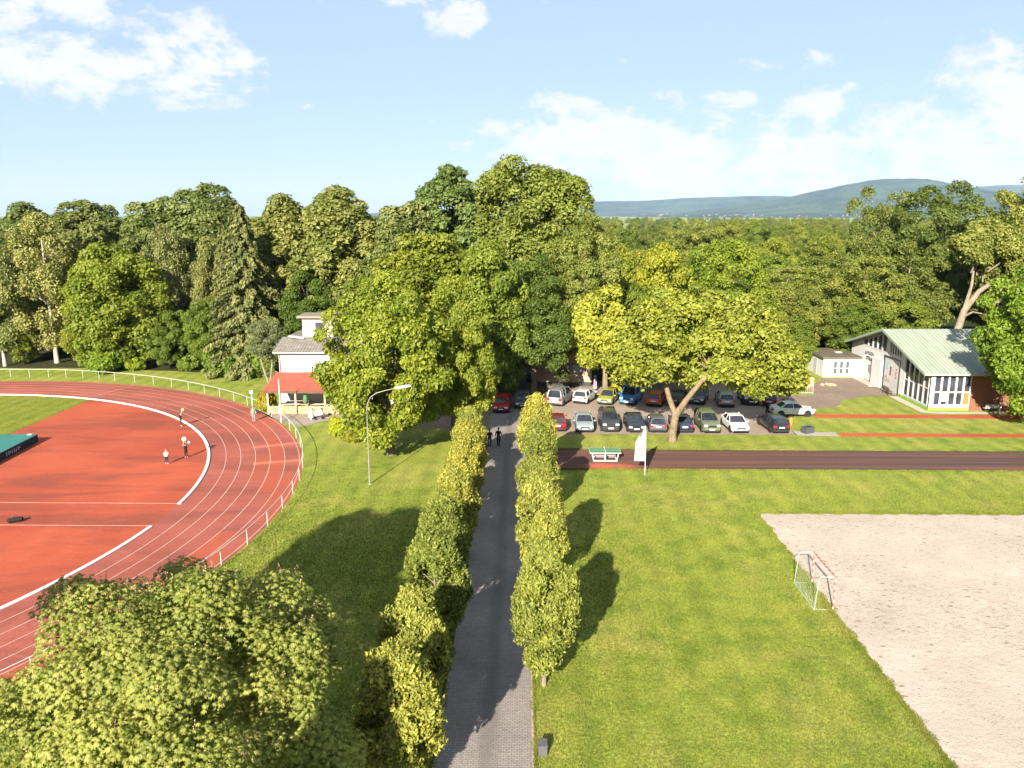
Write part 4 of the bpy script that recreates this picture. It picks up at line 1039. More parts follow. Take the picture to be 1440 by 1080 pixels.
# ------------------------------------------------------------------ sports hall on the right
def corrugated(name, c1, c2):
    m, t = new_mat(name); g = NT(t); P = g.obj()
    n1 = g.noise(g.scale(P, 1.2, .10, .2), 1.6, 5, .65, .3); n2 = g.noise(P, .35, 4, .6)
    col = g.ramp(n1, [(.30, c1), (.68, c2)]); col = g.mix(g.mapr(n2, .5, .7, 0, .4), col, (.22, .19, .13))
    g.out(g.bsdf(col, .55, .3)); return m
M_ROOF = corrugated('green_roof_sheet', (.185, .21, .165), (.265, .29, .235))
def brick_wall(name, c1, c2, mo):
    m, t = new_mat(name); g = NT(t); P = g.obj()
    s = g.n('ShaderNodeSeparateXYZ'); g.L(P, s.inputs[0]); cb = g.n('ShaderNodeCombineXYZ')
    g.L(g.math('ADD', s.outputs[0], s.outputs[1]), cb.inputs[0]); g.L(s.outputs[2], cb.inputs[1])
    b = g.n('ShaderNodeTexBrick'); g.L(cb.outputs[0], b.inputs['Vector']); b.inputs['Scale'].default_value = 1
    b.inputs['Brick Width'].default_value = .25; b.inputs['Row Height'].default_value = .08; b.inputs['Mortar Size'].default_value = .008
    for k, c in (('Color1', c1), ('Color2', c2), ('Mortar', mo)): b.inputs[k].default_value = (*c, 1)
    g.out(g.bsdf(b.outputs[0], .85, .15)); return m
M_BRICK = brick_wall('brown_brick', (.19, .072, .038), (.15, .055, .03), (.16, .10, .07))
HX, HY0, HY1, HX1 = 43.8, 83.6, 104.6, 66.0
YR = 94.1; ZE, ZR = 4.15, 7.25
hall = thing('sports_hall', 'white sports hall with green sheet metal gable roof and tall window strips', 'hall', (HX, HY0, 0))
Lh, Wh = HX1 - HX, HY1 - HY0; yr = YR - HY0
zr = lambda y: (ZE + (ZR - ZE) * y / yr) if y <= yr else (ZR - (ZR - ZE) * (y - yr) / (Wh - yr))
mb = MB()
# gable wall in pieces round the recessed entrance bay, then the other walls
mb.prism_axis([(0, 0), (.35, 0), (.35, zr(.35) - .1), (0, zr(0) - .1)], 0, .25)
mb.prism_axis([(6.0, 0), (7.1, 0), (7.1, zr(7.1) - .1), (6.0, zr(6.0) - .1)], 0, .25)
mb.prism_axis([(.35, 0), (6.0, 0), (6.0, .42), (.35, .42)], .02, .25)
mb.prism_axis([(7.1, 4.15), (11.5, 4.15), (11.5, 4.5), (7.1, 4.5)], .0, .25)
mb.prism_axis([(11.5, 0), (Wh, 0), (Wh, zr(Wh) - .1), (17.5, zr(17.5) - .1), (17.5, 4.4), (11.5, 4.4)], 0, .25)
mb.prism_axis([(10.1, 4.5), (10.9, 4.5), (10.9, zr(10.9) - .12), (yr, ZR - .12), (10.1, zr(10.1) - .12)], -.03, .25)
mb.box(.25, Lh, Wh - .25, Wh, 0, ZE - .1); mb.box(Lh - .25, Lh, 0, Wh - .25, 0, ZE - .1)
mb.box(0, .35, -.002, .25, 0, ZE - .1); mb.box(.35, 4.3, .06, .25, 0, .55); mb.box(.35, 4.3, 0, .25, ZE - .35, ZE - .1)
mb.build('wall', M_WHITE, hall)
# dark interior behind the glass so that panes have depth
ib = MB(); ib.box(1.2, Lh - .5, 1.4, Wh - .6, .0, .05); ib.box(2.4, 2.6, 1.4, Wh - .6, .05, 3.9)
ib.build('interior', plain('hall_interior', (.09, .08, .07), .8, .2), hall)
mb = MB(); mb.box(-.03, 0, -.03, 7.1, -.05, .30); mb.box(0, 4.3, -.03, -.002, -.05, .34)
mb.build('plinth', M_GREENP, hall)
mb = MB(); mb.box(4.3, Lh - .25, 0, .25, 0, ZE - .1); mb.build('brick_wall', M_BRICK, hall)
# roof: two slopes of standing seam sheet, with fascia
rf = MB()
for s in (0, 1):
    y0, y1 = (-.55, yr) if s == 0 else (yr, Wh + .55)
    z0 = ZE - .55 * (ZR - ZE) / yr if s == 0 else ZR; z1 = ZR if s == 0 else ZE - .55 * (ZR - ZE) / (Wh - yr)
    rf.prism_axis([(y0, z0), (y1, z1), (y1, z1 + .12), (y0, z0 + .12)], -1.0, Lh + .5)
    k = -1.0
    while k < Lh + .5:
        rf.prism_axis([(y0, z0 + .12), (y1, z1 + .12), (y1, z1 + .185), (y0, z0 + .185)], k, k + .05); k += .42
roof = rf.build('roof', M_ROOF, hall)
fm = MB()
for a, b in (((-.57, ZE - .55 * (ZR - ZE) / yr), (yr, ZR)), ((yr, ZR), (Wh + .57, ZE - .55 * (ZR - ZE) / (Wh - yr)))):
    fm.prism_axis([(a[0], a[1] - .10), (b[0], b[1] - .10), (b[0], b[1] + .20), (a[0], a[1] + .20)], -1.06, -1.0)
fm.build('verge_board', plain('green_fascia', (.22, .27, .19), .6, .3), roof)
gt = MB(); gt.tube([(-1.05, -.64, ZE - .12), (Lh + .5, -.64, ZE - .12)], .08, 6); gt.build('gutter', plain('gutter_metal', (.34, .40, .30), .5, .4), roof)
# windows: every bay a part with its pane
def bay(y0, y1, za0, za1, zb, mid=None, xo=0.0, nm='window'):
    """gable window between y0 and y1: sloping head, frame part with a pane sub-part"""
    f = MB(); t_ = .10
    f.prism_axis([(y0, zb), (y0 + t_, zb), (y0 + t_, za0 + (za1 - za0) * t_ / (y1 - y0)), (y0, za0)], xo - .04, xo + .14)
    f.prism_axis([(y1 - t_, zb), (y1, zb), (y1, za1), (y1 - t_, za1 - (za1 - za0) * t_ / (y1 - y0))], xo - .04, xo + .14)
    f.prism_axis([(y0 + t_, zb), (y1 - t_, zb), (y1 - t_, zb + .09), (y0 + t_, zb + .09)], xo - .02, xo + .14)
    f.prism_axis([(y0 + t_, za0 - .10), (y1 - t_, za1 - .10), (y1 - t_, za1), (y0 + t_, za0)], xo - .02, xo + .14)
    if mid: f.box(xo - .02, xo + .14, y0 + t_, y1 - t_, mid, mid + .12)
    w_ = f.build(nm, M_WHITE2, hall)
    p = MB(); p.prism_axis([(y0 + .05, zb + .05), (y1 - .05, zb + .05), (y1 - .05, za1 - .05), (y0 + .05, za0 - .05)], xo + .06, xo + .08); p.build('pane', M_GLASS, w_)
nb = 5
for i in range(nb):
    a, b = .35 + 5.65 * i / nb, .35 + 5.65 * (i + 1) / nb
    bay(a, b, zr(a) - .12, zr(b) - .12, .42, 2.25)
for i in range(5):
    a, b = 7.1 + 3.0 * i / 5, 7.1 + 3.0 * (i + 1) / 5
    bay(a, b, zr(a) - .12, zr(b) - .12, 4.5)
for i in range(5):
    a, b = 10.9 + 6.6 * i / 5, 10.9 + 6.6 * (i + 1) / 5
    bay(a, b, max(4.45, zr(a) - .12), max(4.42, zr(b) - .12), 4.4)
for i in range(5):   # south front, five bays
    a, b = .35 + 3.95 * i / 5, .35 + 3.95 * (i + 1) / 5
    f = MB(); f.box(a, a + .10, -.04, .14, .55, 3.8); f.box(b - .10, b, -.04, .14, .55, 3.8); f.box(a + .1, b - .1, -.02, .14, .55, .66); f.box(a + .1, b - .1, -.02, .14, 1.95, 2.08)
    w_ = f.build('window', M_WHITE2, hall); p = MB(); p.box(a + .05, b - .05, .06, .08, .6, 3.75); p.build('pane', M_GLASS, w_)
pn = MB(); pn.box(.35 + .79 + .12, .35 + 1.58 - .12, .045, .055, 1.0, 1.9); pn.build('poster', plain('poster_paper', (.55, .55, .52), .7, .2, var=.5, vs=9), hall)
dr = MB(); dr.box(3.72, 4.18, .045, .055, .68, 1.92); dr.build('door_leaf', plain('orange_wood_door', (.36, .13, .03), .6, .3), hall)
# entrance bay: grey panel with sponsor marks, white porch, door, lettering
ep = MB(); ep.box(.10, .22, 7.1, 11.4, 0.02, 4.15); panel = ep.build('entrance_panel', plain('grey_panel', (.42, .42, .40), .6, .3, var=.1, vs=2), hall)
fr = MB(); fr.box(-.04, .10, 7.1, 7.2, 0, 4.15); fr.box(-.04, .10, 11.3, 11.4, 0, 4.15); fr.box(-.04, .10, 7.2, 11.3, 4.03, 4.15); fr.build('panel_frame', M_DARK, panel)
GM = lambda y, z, x: Matrix.Translation((x, y, z)) @ Matrix(((0, 0, -1, 0), (-1, 0, 0, 0), (0, 1, 0, 0), (0, 0, 0, 1)))
text_obj('logo', 'S', 1.15, M_RED, panel, GM(8.55, 1.75, .095), .008)
lg = MB(); lg.sphere((.085, 8.2, 2.86), .13, 12, 6, sx=.12); lg.build('logo_dot', M_RED, panel)
lg = MB(); lg.box(.085, .098, 9.5, 9.85, 1.9, 3.0); lg.build('logo_bar', plain('maroon_print', (.22, .04, .045), .6, .2), panel)
lg = MB(); lg.box(.085, .098, 10.35, 11.0, 2.5, 3.35); lg.build('logo_patch', plain('pale_blue_print', (.30, .40, .44), .6, .2, var=.35, vs=6), panel)
lg = MB()
for yy, zz, r_ in ((10.75, 1.35, .36), (9.95, 1.25, .26)):
    for k in range(14):
        a = 2 * PI * k / 14; a2 = 2 * PI * (k + 1) / 14
        if yy < 10 and 1 < k < 4: continue
        lg.add([(.09, yy + r_ * math.cos(a), zz + r_ * math.sin(a)), (.09, yy + r_ * math.cos(a2), zz + r_ * math.sin(a2)), (.09, yy + r_ * .66 * math.cos(a2), zz + r_ * .66 * math.sin(a2)), (.09, yy + r_ * .66 * math.cos(a), zz + r_ * .66 * math.sin(a)),
                (.075, yy + r_ * math.cos(a), zz + r_ * math.sin(a)), (.075, yy + r_ * math.cos(a2), zz + r_ * math.sin(a2)), (.075, yy + r_ * .66 * math.cos(a2), zz + r_ * .66 * math.sin(a2)), (.075, yy + r_ * .66 * math.cos(a), zz + r_ * .66 * math.sin(a))],
               [(0, 1, 2, 3), (4, 5, 6, 7), (0, 1, 5, 4), (2, 3, 7, 6)])
lg.build('logo_ring', plain('red_brown_print', (.33, .11, .07), .6, .2), panel)
po = MB(); po.box(-.30, -.002, 11.45, 14.0, 0, 3.45)
po.build('porch', M_WHITE, hall, bevel=.015)
dm = MB(); dm.box(-.05, -.002, 14.6, 15.6, .15, 2.35); dm.box(-.05, -.002, 15.7, 16.3, .15, 2.35); do = dm.build('door', plain('cream_door', (.52, .49, .43), .5, .3), hall)
dm = MB(); dm.box(-.075, -.05, 14.75, 15.45, 1.2, 2.2); dm.build('pane', M_GLASS, do)
hm = MB(); hm.box(-.11, -.05, 14.68, 14.73, 1.0, 1.3); hm.build('handle', M_DARK, do)
rs_ = random.Random(3)
scribble('lettering', M_CHARC, hall, rs_, 9, 2.7, .46, GM(16.9, 3.3, -.012), .12)
scribble('lettering', M_CHARC, hall, rs_, 8, 2.2, .44, GM(16.5, 2.68, -.012), .12)
st_ = MB(); st_.box(-1.3, -.31, 12.0, 17.4, -.05, .14); st_.build('step', plain('step_stone', (.34, .30, .26), .9, .1), hall)

annex = thing('annex_building', 'low white flat roofed annex at the far end of the hall gable', 'building', (38.9, 101.2, 0))
mb = MB(); mb.box(0, 4.9, 0, .2, 0, 2.5); mb.box(0, .2, .2, 7, 0, 2.5); mb.box(4.7, 4.9, .2, 7, 0, 2.5); mb.box(.2, 4.7, 6.8, 7, 0, 2.5); mb.build('wall', M_WHITE, annex)
rf = MB(); rf.box(-.2, 4.9, -.2, 7.2, 2.5, 2.72); ar = rf.build('roof', plain('bitumen_roof', (.10, .085, .06), .9, .1, var=.3, vs=1.2), annex)
sk = MB(); sk.box(2.7, 3.5, 3.0, 3.7, 2.72, 2.85); sk.build('skylight', plain('skylight_dome', (.45, .40, .34), .4, .4), ar)
for i in range(3):
    x = 1.35 + i * .78; f = MB(); f.box(x - .03, x + .42, -.03, -.002, .45, 2.2); f.box(x, x + .39, -.045, -.03, 1.2, 1.28)
    w_ = f.build('window', M_WHITE2, annex)
    for z0, z1 in ((.52, 1.2), (1.28, 2.13)):
        p = MB(); p.box(x, x + .39, -.04, -.03, z0, z1); p.build('pane', plain('blind_glass', (.07, .075, .08), .3, .4), w_)
f = MB(); f.box(-.03, -.002, 2.2, 3.3, 0, 2.1); dd = f.build('door', plain('grey_door', (.40, .39, .37), .5, .3), annex)
f = MB(); f.box(-.07, -.03, 2.3, 2.36, .95, 1.15); f.build('handle', M_DARK, dd)
f = MB(); f.box(0, 4.9, -.03, -.002, -.05, .12); f.build('plinth', M_GREENP, annex)

# ------------------------------------------------------------------ clubhouse with red terrace roof
def tile_mat(name, a, b, sx, sy):
    m, t = new_mat(name); g = NT(t); P = g.obj(); s = g.n('ShaderNodeSeparateXYZ'); g.L(P, s.inputs[0])
    u = g.math('SINE', g.math('MULTIPLY', s.outputs[0], 2 * PI / sx)); v = g.math('FRACT', g.math('MULTIPLY', s.outputs[1], 1 / sy))
    n = g.noise(P, 1.3, 5, .7); n2 = g.noise(P, 7, 3, .7)
    col = g.ramp(n, [(.3, a), (.68, b)]); col = g.mix(1.0, col, g.mapr(u, -1, 1, .82, 1.1), 'MULTIPLY'); col = g.mix(g.mapr(v, .0, .12, .45, 0), col, (.03, .025, .02))
    col = g.mix(1.0, col, g.mapr(n2, .3, .7, .8, 1.2), 'MULTIPLY')
    g.out(g.bsdf(col, .8, .2, 0, g.bump(u, .3, .03))); return m
M_REDTILE = tile_mat('red_terrace_tiles', (.28, .055, .034), (.35, .082, .05), .26, 1.1)
M_GREYTILE = tile_mat('weathered_roof_tiles', (.10, .09, .075), (.205, .185, .16), .33, .42)
club = thing('clubhouse', 'white clubhouse with weathered tiled roof, roof tower and red terrace roof', 'building', (-27.2, 86, 0))
mb = MB(); mb.box(0, 13, 0, .25, 0, 5.75); mb.box(0, .25, .25, 9, 0, 5.75); mb.box(12.75, 13, .25, 9, 0, 5.75); mb.box(.25, 12.75, 8.75, 9, 0, 5.75); mb.build('wall', M_WHITE, club)
mb = MB(); mb.box(2.7, 5.2, -.012, -.002, 3.55, 3.58); mb.box(2.7, 2.73, -.012, -.002, 3.58, 5.2); mb.box(2.7, 8.2, -.012, -.002, 5.2, 5.24); mb.box(5.05, 5.10, -.012, -.002, 3.58, 5.2); mb.box(8.2, 8.24, -.012, -.002, 3.55, 5.24)
mb.build('wall_panel_frame', plain('grey_trim', (.20, .20, .19), .6, .3), club)
# the dark script sign on the upper wall: a swash with a few strokes
sg = MB()
sg.tube([(3.9, -.03, 4.35), (4.6, -.03, 4.28), (5.4, -.03, 4.33), (6.6, -.03, 4.32)], [.02, .05, .05, .02], 5)
sg.tube([(4.3, -.03, 4.5), (4.7, -.03, 4.4), (4.9, -.03, 4.6)], .03, 5); sg.tube([(5.1, -.03, 4.4), (5.15, -.03, 4.75), (5.3, -.03, 4.4)], .035, 5)
sg.tube([(5.3, -.03, 4.82), (5.75, -.03, 4.86), (5.8, -.03, 4.6), (5.6, -.03, 4.55)], .035, 5); sg.tube([(6.0, -.03, 4.8), (6.4, -.03, 4.82)], .035, 5); sg.tube([(6.2, -.03, 4.2), (6.3, -.03, 3.85)], .03, 5)
sg.build('script_sign', M_CHARC, club)
rf = MB(); rf.prism_axis([(-.5, 5.75), (3.4, 6.85), (3.4, 7.0), (-.5, 5.9)], -.5, 13.4); rf.box(-.3, 13.3, 3.4, 9.3, 6.72, 6.86)
rf.prism_axis([(3.4, 5.75), (9, 5.75), (9, 6.72), (3.4, 6.72)], .0, 13.0)
rf.build('roof', M_GREYTILE, club)
gu = MB(); gu.tube([(-.5, -.55, 5.78), (13.4, -.55, 5.78)], .07, 6); gu.tube([(.12, -.12, 5.75), (.12, -.12, 3.0)], .05, 6); gu.build('gutter', M_GREYM, club)
tw = MB(); tw.box(1.7, 5.2, 4.0, 6.6, 6.86, 9.0); tower = tw.build('roof_tower', plain('tower_render', (.42, .38, .34), .8, .15, var=.2, vs=1), club)
tr_ = MB(); tr_.box(1.2, 6.0, 3.5, 7.1, 9.12, 9.36); tr_.box(1.45, 5.6, 3.75, 6.85, 9.0, 9.12); tr_.build('tower_roof', plain('tower_slab', (.19, .155, .13), .7, .2), tower)
tn = MB(); tn.box(3.2, 4.25, 3.96, 3.998, 7.1, 8.6); tn.build('tower_window', M_GLASS, tower)
tb = MB(); tb.box(-.6, 1.2, 2.6, 3.3, 7.1, 7.22, M=Matrix.Rotation(R(8), 4, 'Y')); tb.build('roof_panel', M_WHITE2, club)
# terrace roof
tc = MB(); tc.prism_axis([(-5.2, 2.42), (0, 3.42), (0, 3.54), (-5.2, 2.54)], -.35, 8.6); can = tc.build('terrace_roof', M_REDTILE, club)
tf = MB(); tf.box(-.36, 8.6, -5.24, -5.2, 2.30, 2.56); tf.build('fascia', M_WOODD, can)
for x in (.15, 3.1, 6.2, 8.3):
    pm = MB(); pm.box(x - .08, x + .08, -5.08, -4.92, 0, 2.45); pm.build('post', plain('cream_wood', (.50, .38, .24), .7, .2, var=.15), club, bevel=.01)
# terrace fence of pale slats
fn = thing('terrace_fence', 'low pale wooden slat fence along the terrace front', 'fence', (-27.05, 80.75, 0))
mr = MB(); mr.box(0, 7.6, -.03, .03, .82, .9); mr.box(0, 7.6, -.03, .03, .14, .22); mr.build('rail', M_WOOD, fn)
sl = MB(); x = .06
while x < 7.5: sl.box(x, x + .15, -.055, -.032, .06, .84); x += .20
sl.build('slats', M_WOOD, fn)
for x in (.02, 1.5, 3.0, 4.5, 6.0, 7.5):
    pm = MB(); pm.box(x, x + .09, .032, .12, 0, 1.0); pm.build('post', M_WOOD, fn)
# tables and benches on the terrace, folded parasol
def beer_table(x, y, rz, lab):
    t = thing('terrace_table', lab, 'table', (x, y, .015), rz, 'tables under the red terrace roof')
    b = MB(); b.box(-1.1, 1.1, -.32, .32, .72, .76); b.build('table_top', plain('bleached_wood', (.46, .38, .30), .7, .2, var=.2), t, bevel=.006)
    for sx in (-.85, .85):
        l = MB(); l.box(sx - .03, sx + .03, -.26, .26, 0, .05); l.box(sx - .03, sx + .03, -.04, .04, .05, .72); l.build('leg', M_DARK, t)
    for sy in (-.62, .62):
        s = MB(); s.box(-1.1, 1.1, sy - .13, sy + .13, .42, .46)
        for sx in (-.8, .8): s.box(sx - .03, sx + .03, sy - .1, sy + .1, 0, .42)
        s.build('bench', M_WOOD, t)
beer_table(-25.2, 82.2, .2, 'pale terrace table at the left end under the red roof')
beer_table(-22.3, 82.3, .1, 'pale terrace table in the middle behind the pram')
beer_table(-20.0, 81.9, -.1, 'pale terrace table at the right end next to the chestnut')
beer_table(-24.6, 84.2, 0, 'terrace table in the shade close to the clubhouse wall')
pr = thing('parasol', 'folded green parasol standing between the terrace tables', 'parasol', (-23.2, 81.5, .015))
b = MB(); b.tube([(0, 0, 0), (0, 0, 2.25)], .025, 6); b.box(-.25, .25, -.25, .25, 0, .08); b.build('pole', M_GREYM, pr)
b = MB(); b.tube([(0, 0, 1.05), (0, 0, 1.3), (0, 0, 1.8), (0, 0, 2.2)], [.16, .28, .22, .03], 9); b.build('canopy', plain('green_canvas', (.06, .15, .07), .8, .1), pr, True)

# ------------------------------------------------------------------ taupe building behind the trees
tb_ = thing('taupe_building', 'taupe flat roofed building half hidden behind the chestnut and the vans', 'building', (1.7, 95.2, 0))
M_TAUPE = plain('taupe_render', (.24, .20, .155), .85, .15, var=.15, vs=.7)
mb = MB(); mb.box(0, 6.7, 0, .25, .55, 4.6); mb.box(0, .25, .25, 6, .55, 4.6); mb.box(6.45, 6.7, .25, 6, .55, 4.6); mb.box(.25, 6.45, 5.75, 6, .55, 4.6); mb.build('wall', M_TAUPE, tb_)
mb = MB(); mb.box(.1, 6.6, .1, 5.9, 0, .55); mb.build('plinth', M_DARK, tb_)  # shade of the gap beneath the walls, built as a dark block
mb = MB(); mb.box(-.3, 7.0, -.4, 6.3, 4.6, 4.8); mb.build('roof', plain('dark_roof_edge', (.10, .09, .08), .8, .2), tb_)
for x in (2.45, 4.1):
    f = MB(); f.box(x, x + 1.5, -.05, -.002, 1.55, 1.67); f.box(x, x + 1.5, -.05, -.002, 2.75, 2.87); f.box(x, x + .1, -.05, -.002, 1.67, 2.75); f.box(x + 1.4, x + 1.5, -.05, -.002, 1.67, 2.75)
    w_ = f.build('window', M_DARK, tb_); p = MB(); p.box(x + .1, x + 1.4, -.02, -.004, 1.67, 2.75); p.build('pane', glass_mat('grey_pane', (.13, .14, .14), .05), w_)
f = MB(); f.box(.4, 1.7, -.03, -.002, 1.4, 2.8); f.build('shutter', plain('taupe_shutter', (.20, .17, .135), .7, .2), tb_)

# ------------------------------------------------------------------ small things outdoors
def tubes(*paths, n=6):
    b = MB()
    for p, r_ in paths: b.tube(p, r_, n)
    return b
# rail round the track
def fence_r(th): return RO + .30 + 2.5 * max(0, (th - 45) / 45.0) ** 1.6
rail = thing('track_rail', 'white metal rail with posts running round the outside of the track', 'railing', (CX, CY, 0))
pl = []
for i in range(141):
    th = -52 + i * (142 / 140.0); r_ = fence_r(th); pl.append((r_ * math.cos(R(th)), r_ * math.sin(R(th)), 1.05))
pl += [(-k * 2.5, pl[-1][1], 1.05) for k in range(1, 12)]
tubes((pl, .024)).build('top_rail', M_WHITE2, rail, True)
post = tubes(([(0, 0, -.1), (0, 0, 1.05)], .024)).mesh('post', M_WHITE2, True)
d = 0; last = Vector(pl[0])
for p in pl:
    q = Vector(p)
    if (q - last).length >= 2.45 or p is pl[0]:
        o = bpy.data.objects.new('post', post); link(o, rail); o.location = (q.x, q.y, 0); last = q

lamp = thing('street_lamp', 'tall pale street lamp with a long curved arm on the left lawn', 'street lamp', (-12.04, 58.8, 0))
b = MB(); b.tube([(0, 0, -.1), (0, 0, 2.2), (0, 0, 2.3), (0, 0, 6.0), (.05, .02, 6.5), (.30, .06, 7.0), (.75, .12, 7.32), (1.4, .2, 7.5), (2.2, .3, 7.66)], [.062, .058, .046, .038, .036, .034, .032, .03, .028], 8)
M_LAMP = plain('galvanised_lamp_steel', (.20, .19, .155), .5, .35, .2); b.build('pole', M_LAMP, lamp, True)
b = MB(); b.prism_axis([(2.15, 7.6), (3.45, 7.86), (3.45, 7.93), (3.0, 7.95), (2.15, 7.74)], .18, .44, 'y'); hd = b.build('lamp_head', plain('pale_lamp_housing', (.28, .28, .29), .4, .4), lamp, bevel=.02)
b = MB(); b.prism_axis([(2.4, 7.62), (3.4, 7.82), (3.4, 7.85), (2.4, 7.65)], .21, .41, 'y'); b.build('lens', plain('lamp_lens', (.6, .6, .58), .2, .5), hd)
b = MB(); b.box(-.12, .12, -.12, .12, -.1, .06); b.build('base', M_GREYM, lamp)

pl_ = thing('path_light', 'short white post with a lamp head at the track edge', 'post light', (-28.6, 80.6, 0))
tubes(([(0, 0, -.1), (0, 0, 2.35)], .05)).build('pole', M_WHITE2, pl_, True); b = MB(); b.box(-.2, .2, -.14, .14, 2.35, 2.62); b.build('lamp_head', M_WHITE2, pl_, bevel=.03)
fp = thing('flagpole', 'slim white flagpole without a flag before the terrace', 'flagpole', (-24.75, 77.75, 0))
tubes(([(0, 0, -.1), (0, 0, 2.2), (0, 0, 4.35)], [.07, .06, .045])).build('pole', M_WHITE2, fp, True); b = MB(); b.sphere((0, 0, 4.38), .07); b.build('finial', M_WHITE2, fp, True)

# beach flag
bf = thing('banner_flag', 'white feather banner flag with small grey lettering at the sprint strip', 'flag', (9.9, 61.4, 0))
b = MB(); b.tube([(0, 0, -.1), (.0, 0, 1.0), (-.02, 0, 3.0), (-.05, 0, 4.0), (-.12, 0, 4.2)], [.035, .03, .025, .018, .012], 6); b.build('pole', M_WHITE2, bf, True)
b = MB(); b.tube([(0, 0, .25), (.35, .6, .8 - .6), (.9, 1.3, .02)], .02, 5); b.build('stay', M_GREYM, bf)
# cloth: width grows downwards, softly waved, with thickness
rows = 22; cols = 8; vs = []; fs = []
for s in (0, 1):
    for i in range(rows + 1):
        v = i / rows; z = 4.12 - v * 2.95; w_ = .12 + .60 * min(1, v * 2.2) ** .8 + .14 * v
        for j in range(cols + 1):
            u = j / cols
            vs.append((-.03 - w_ * u, .05 * math.sin(u * 5 + v * 7) * u + .16 * u * v + s * .012, z - .16 * u * (1 - v) - .12 * u * v * 0))
k = cols + 1; o_ = (rows + 1) * k
for i in range(rows):
    for j in range(cols):
        a = i * k + j; fs.append((a, a + 1, a + k + 1, a + k)); fs.append((o_ + a, o_ + a + k, o_ + a + k + 1, o_ + a + 1))
b = MB(); b.add(vs, fs); fl = b.build('cloth', plain('white_flag_cloth', (.33, .315, .305), .8, .1, var=.06), bf, True)
ms = Matrix.Translation((-.36, -.02, 2.85)) @ Matrix.Rotation(R(90), 4, 'X')
for q, (dx, dz, n, w_) in enumerate(((-.02, .30, 2, .24), (-.05, .05, 2, .3), (-.22, -.35, 4, .5), (-.24, -.65, 4, .52), (-.26, -.95, 4, .5))):
    scribble('lettering', plain('grey_print', (.10, .095, .095), .7, .1), fl, rs_, n, w_, .17, Matrix.Translation((-.34 + dx, -.075, 2.75 + dz)) @ Matrix.Rotation(R(90), 4, 'X'), .045)
b = MB(); b.tube([(-.28, -.06, 3.75), (-.52, -.06, 3.25)], [.03, .045], 5); b.build('emblem', M_CHARC, fl)

# table tennis table
tt = thing('tennis_table', 'green outdoor table tennis table with white edges on the dark strip', 'table', (7.05, 65.6, .012))
b = MB(); b.box(-1.32, 1.32, -.70, .70, .72, .78); top = b.build('table_top', plain('green_table_top', (.055, .16, .075), .5, .3, var=.12), tt)
b = MB(); M_TW = plain('table_white', (.42, .41, .39), .6, .2)
b.box(-1.345, 1.345, -.725, -.70, .715, .782); b.box(-1.345, 1.345, .70, .725, .715, .782); b.box(-1.345, -1.32, -.70, .70, .715, .782); b.box(1.32, 1.345, -.70, .70, .715, .782); b.box(-1.32, 1.32, -.012, .012, .78, .784)
b.build('border', M_TW, top)
b = MB(); b.box(-.02, .02, -.85, .85, .79, .94); b.build('net', M_TW, tt)
b = MB()
for s in (-1, 1):
    b.tube([(s * 1.12, -.62, .72), (s * .98, -.62, .05)], .05, 6); b.tube([(s * 1.12, .62, .72), (s * .98, .62, .05)], .05, 6); b.box(s * .98 - .05, s * .98 + .05, -.66, .66, .0, .08)
b.box(-.93, .93, -.66, -.56, 0, .09); b.box(-.93, .93, .56, .66, 0, .09); b.box(-.93, .93, -.05, .05, .34, .44); b.box(-.05, .05, -.62, .62, .09, .71)
b.build('frame', M_TW, tt)

# handball goal on the sand
goal = thing('handball_goal', 'red and white striped handball goal standing on the sand court edge', 'goal', (16.6, 39.04, 0))
def stripe_mat():
    m, t = new_mat('red_white_stripes'); g = NT(t); P = g.obj(); s = g.n('ShaderNodeSeparateXYZ'); g.L(P, s.inputs[0])
    f = g.math('GREATER_THAN', g.math('FRACT', g.math('MULTIPLY', g.math('ADD', s.outputs[1], s.outputs[2]), 2.5)), .5)
    g.out(g.bsdf(g.mix(f, (.33, .26, .24), (.32, .09, .06)), .5, .3)); return m
MST = stripe_mat(); GL, GHt, GDp = 3.16, 1.95, 1.0
for y in (0, GL):
    b = MB(); b.box(-.033, .033, y - .033, y + .033, 0, GHt); b.build('post', MST, goal)
b = MB(); b.box(-.04, .04, .04, GL - .04, GHt - .08, GHt); b.build('crossbar', MST, goal)
MG2 = plain('white_goal_tube', (.30, .31, .28), .5, .3)
b = MB()
for y in (0, GL): b.tube([(-.04, y, GHt - .04), (-GDp * .80, y, GHt - .05), (-GDp * .86, y, GHt - .2), (-GDp, y, .03), (0.0, y, .03)], .020, 6)
b.tube([(-GDp, 0, .03), (-GDp, GL, .03)], .026, 6); b.build('back_frame', MG2, goal)
nt = MB(); rr = .0038
for i in range(17):
    y = GL * i / 16; nt.tube([(-.06, y, GHt - .06), (-GDp * .72, y, GHt - .35), (-GDp * .9, y, .9), (-GDp * 1.02, y, .05)], rr, 3, cap=False)
for j, (x, z) in enumerate(((-.3, GHt - .15), (-GDp * .72, GHt - .35), (-GDp * .8, 1.3), (-GDp * .88, 1.0), (-GDp * .92, .75), (-GDp * .96, .5), (-GDp, .3), (-GDp * 1.02, .12))):
    nt.tube([(x, 0, z), (x, GL, z)], rr, 3, cap=False)
for i in range(40): # bunched net on the ground along the back
    y = GL * (i % 20) / 19; nt.tube([(-GDp + rs_.uniform(-.1, .35), y, .03), (-GDp + rs_.uniform(-.2, .45), y + rs_.uniform(-.2, .2), .04 + rs_.uniform(0, .25))], .006, 3, cap=False)
nt.build('net', plain('net_cord', (.26, .30, .24), .8, .1), goal)

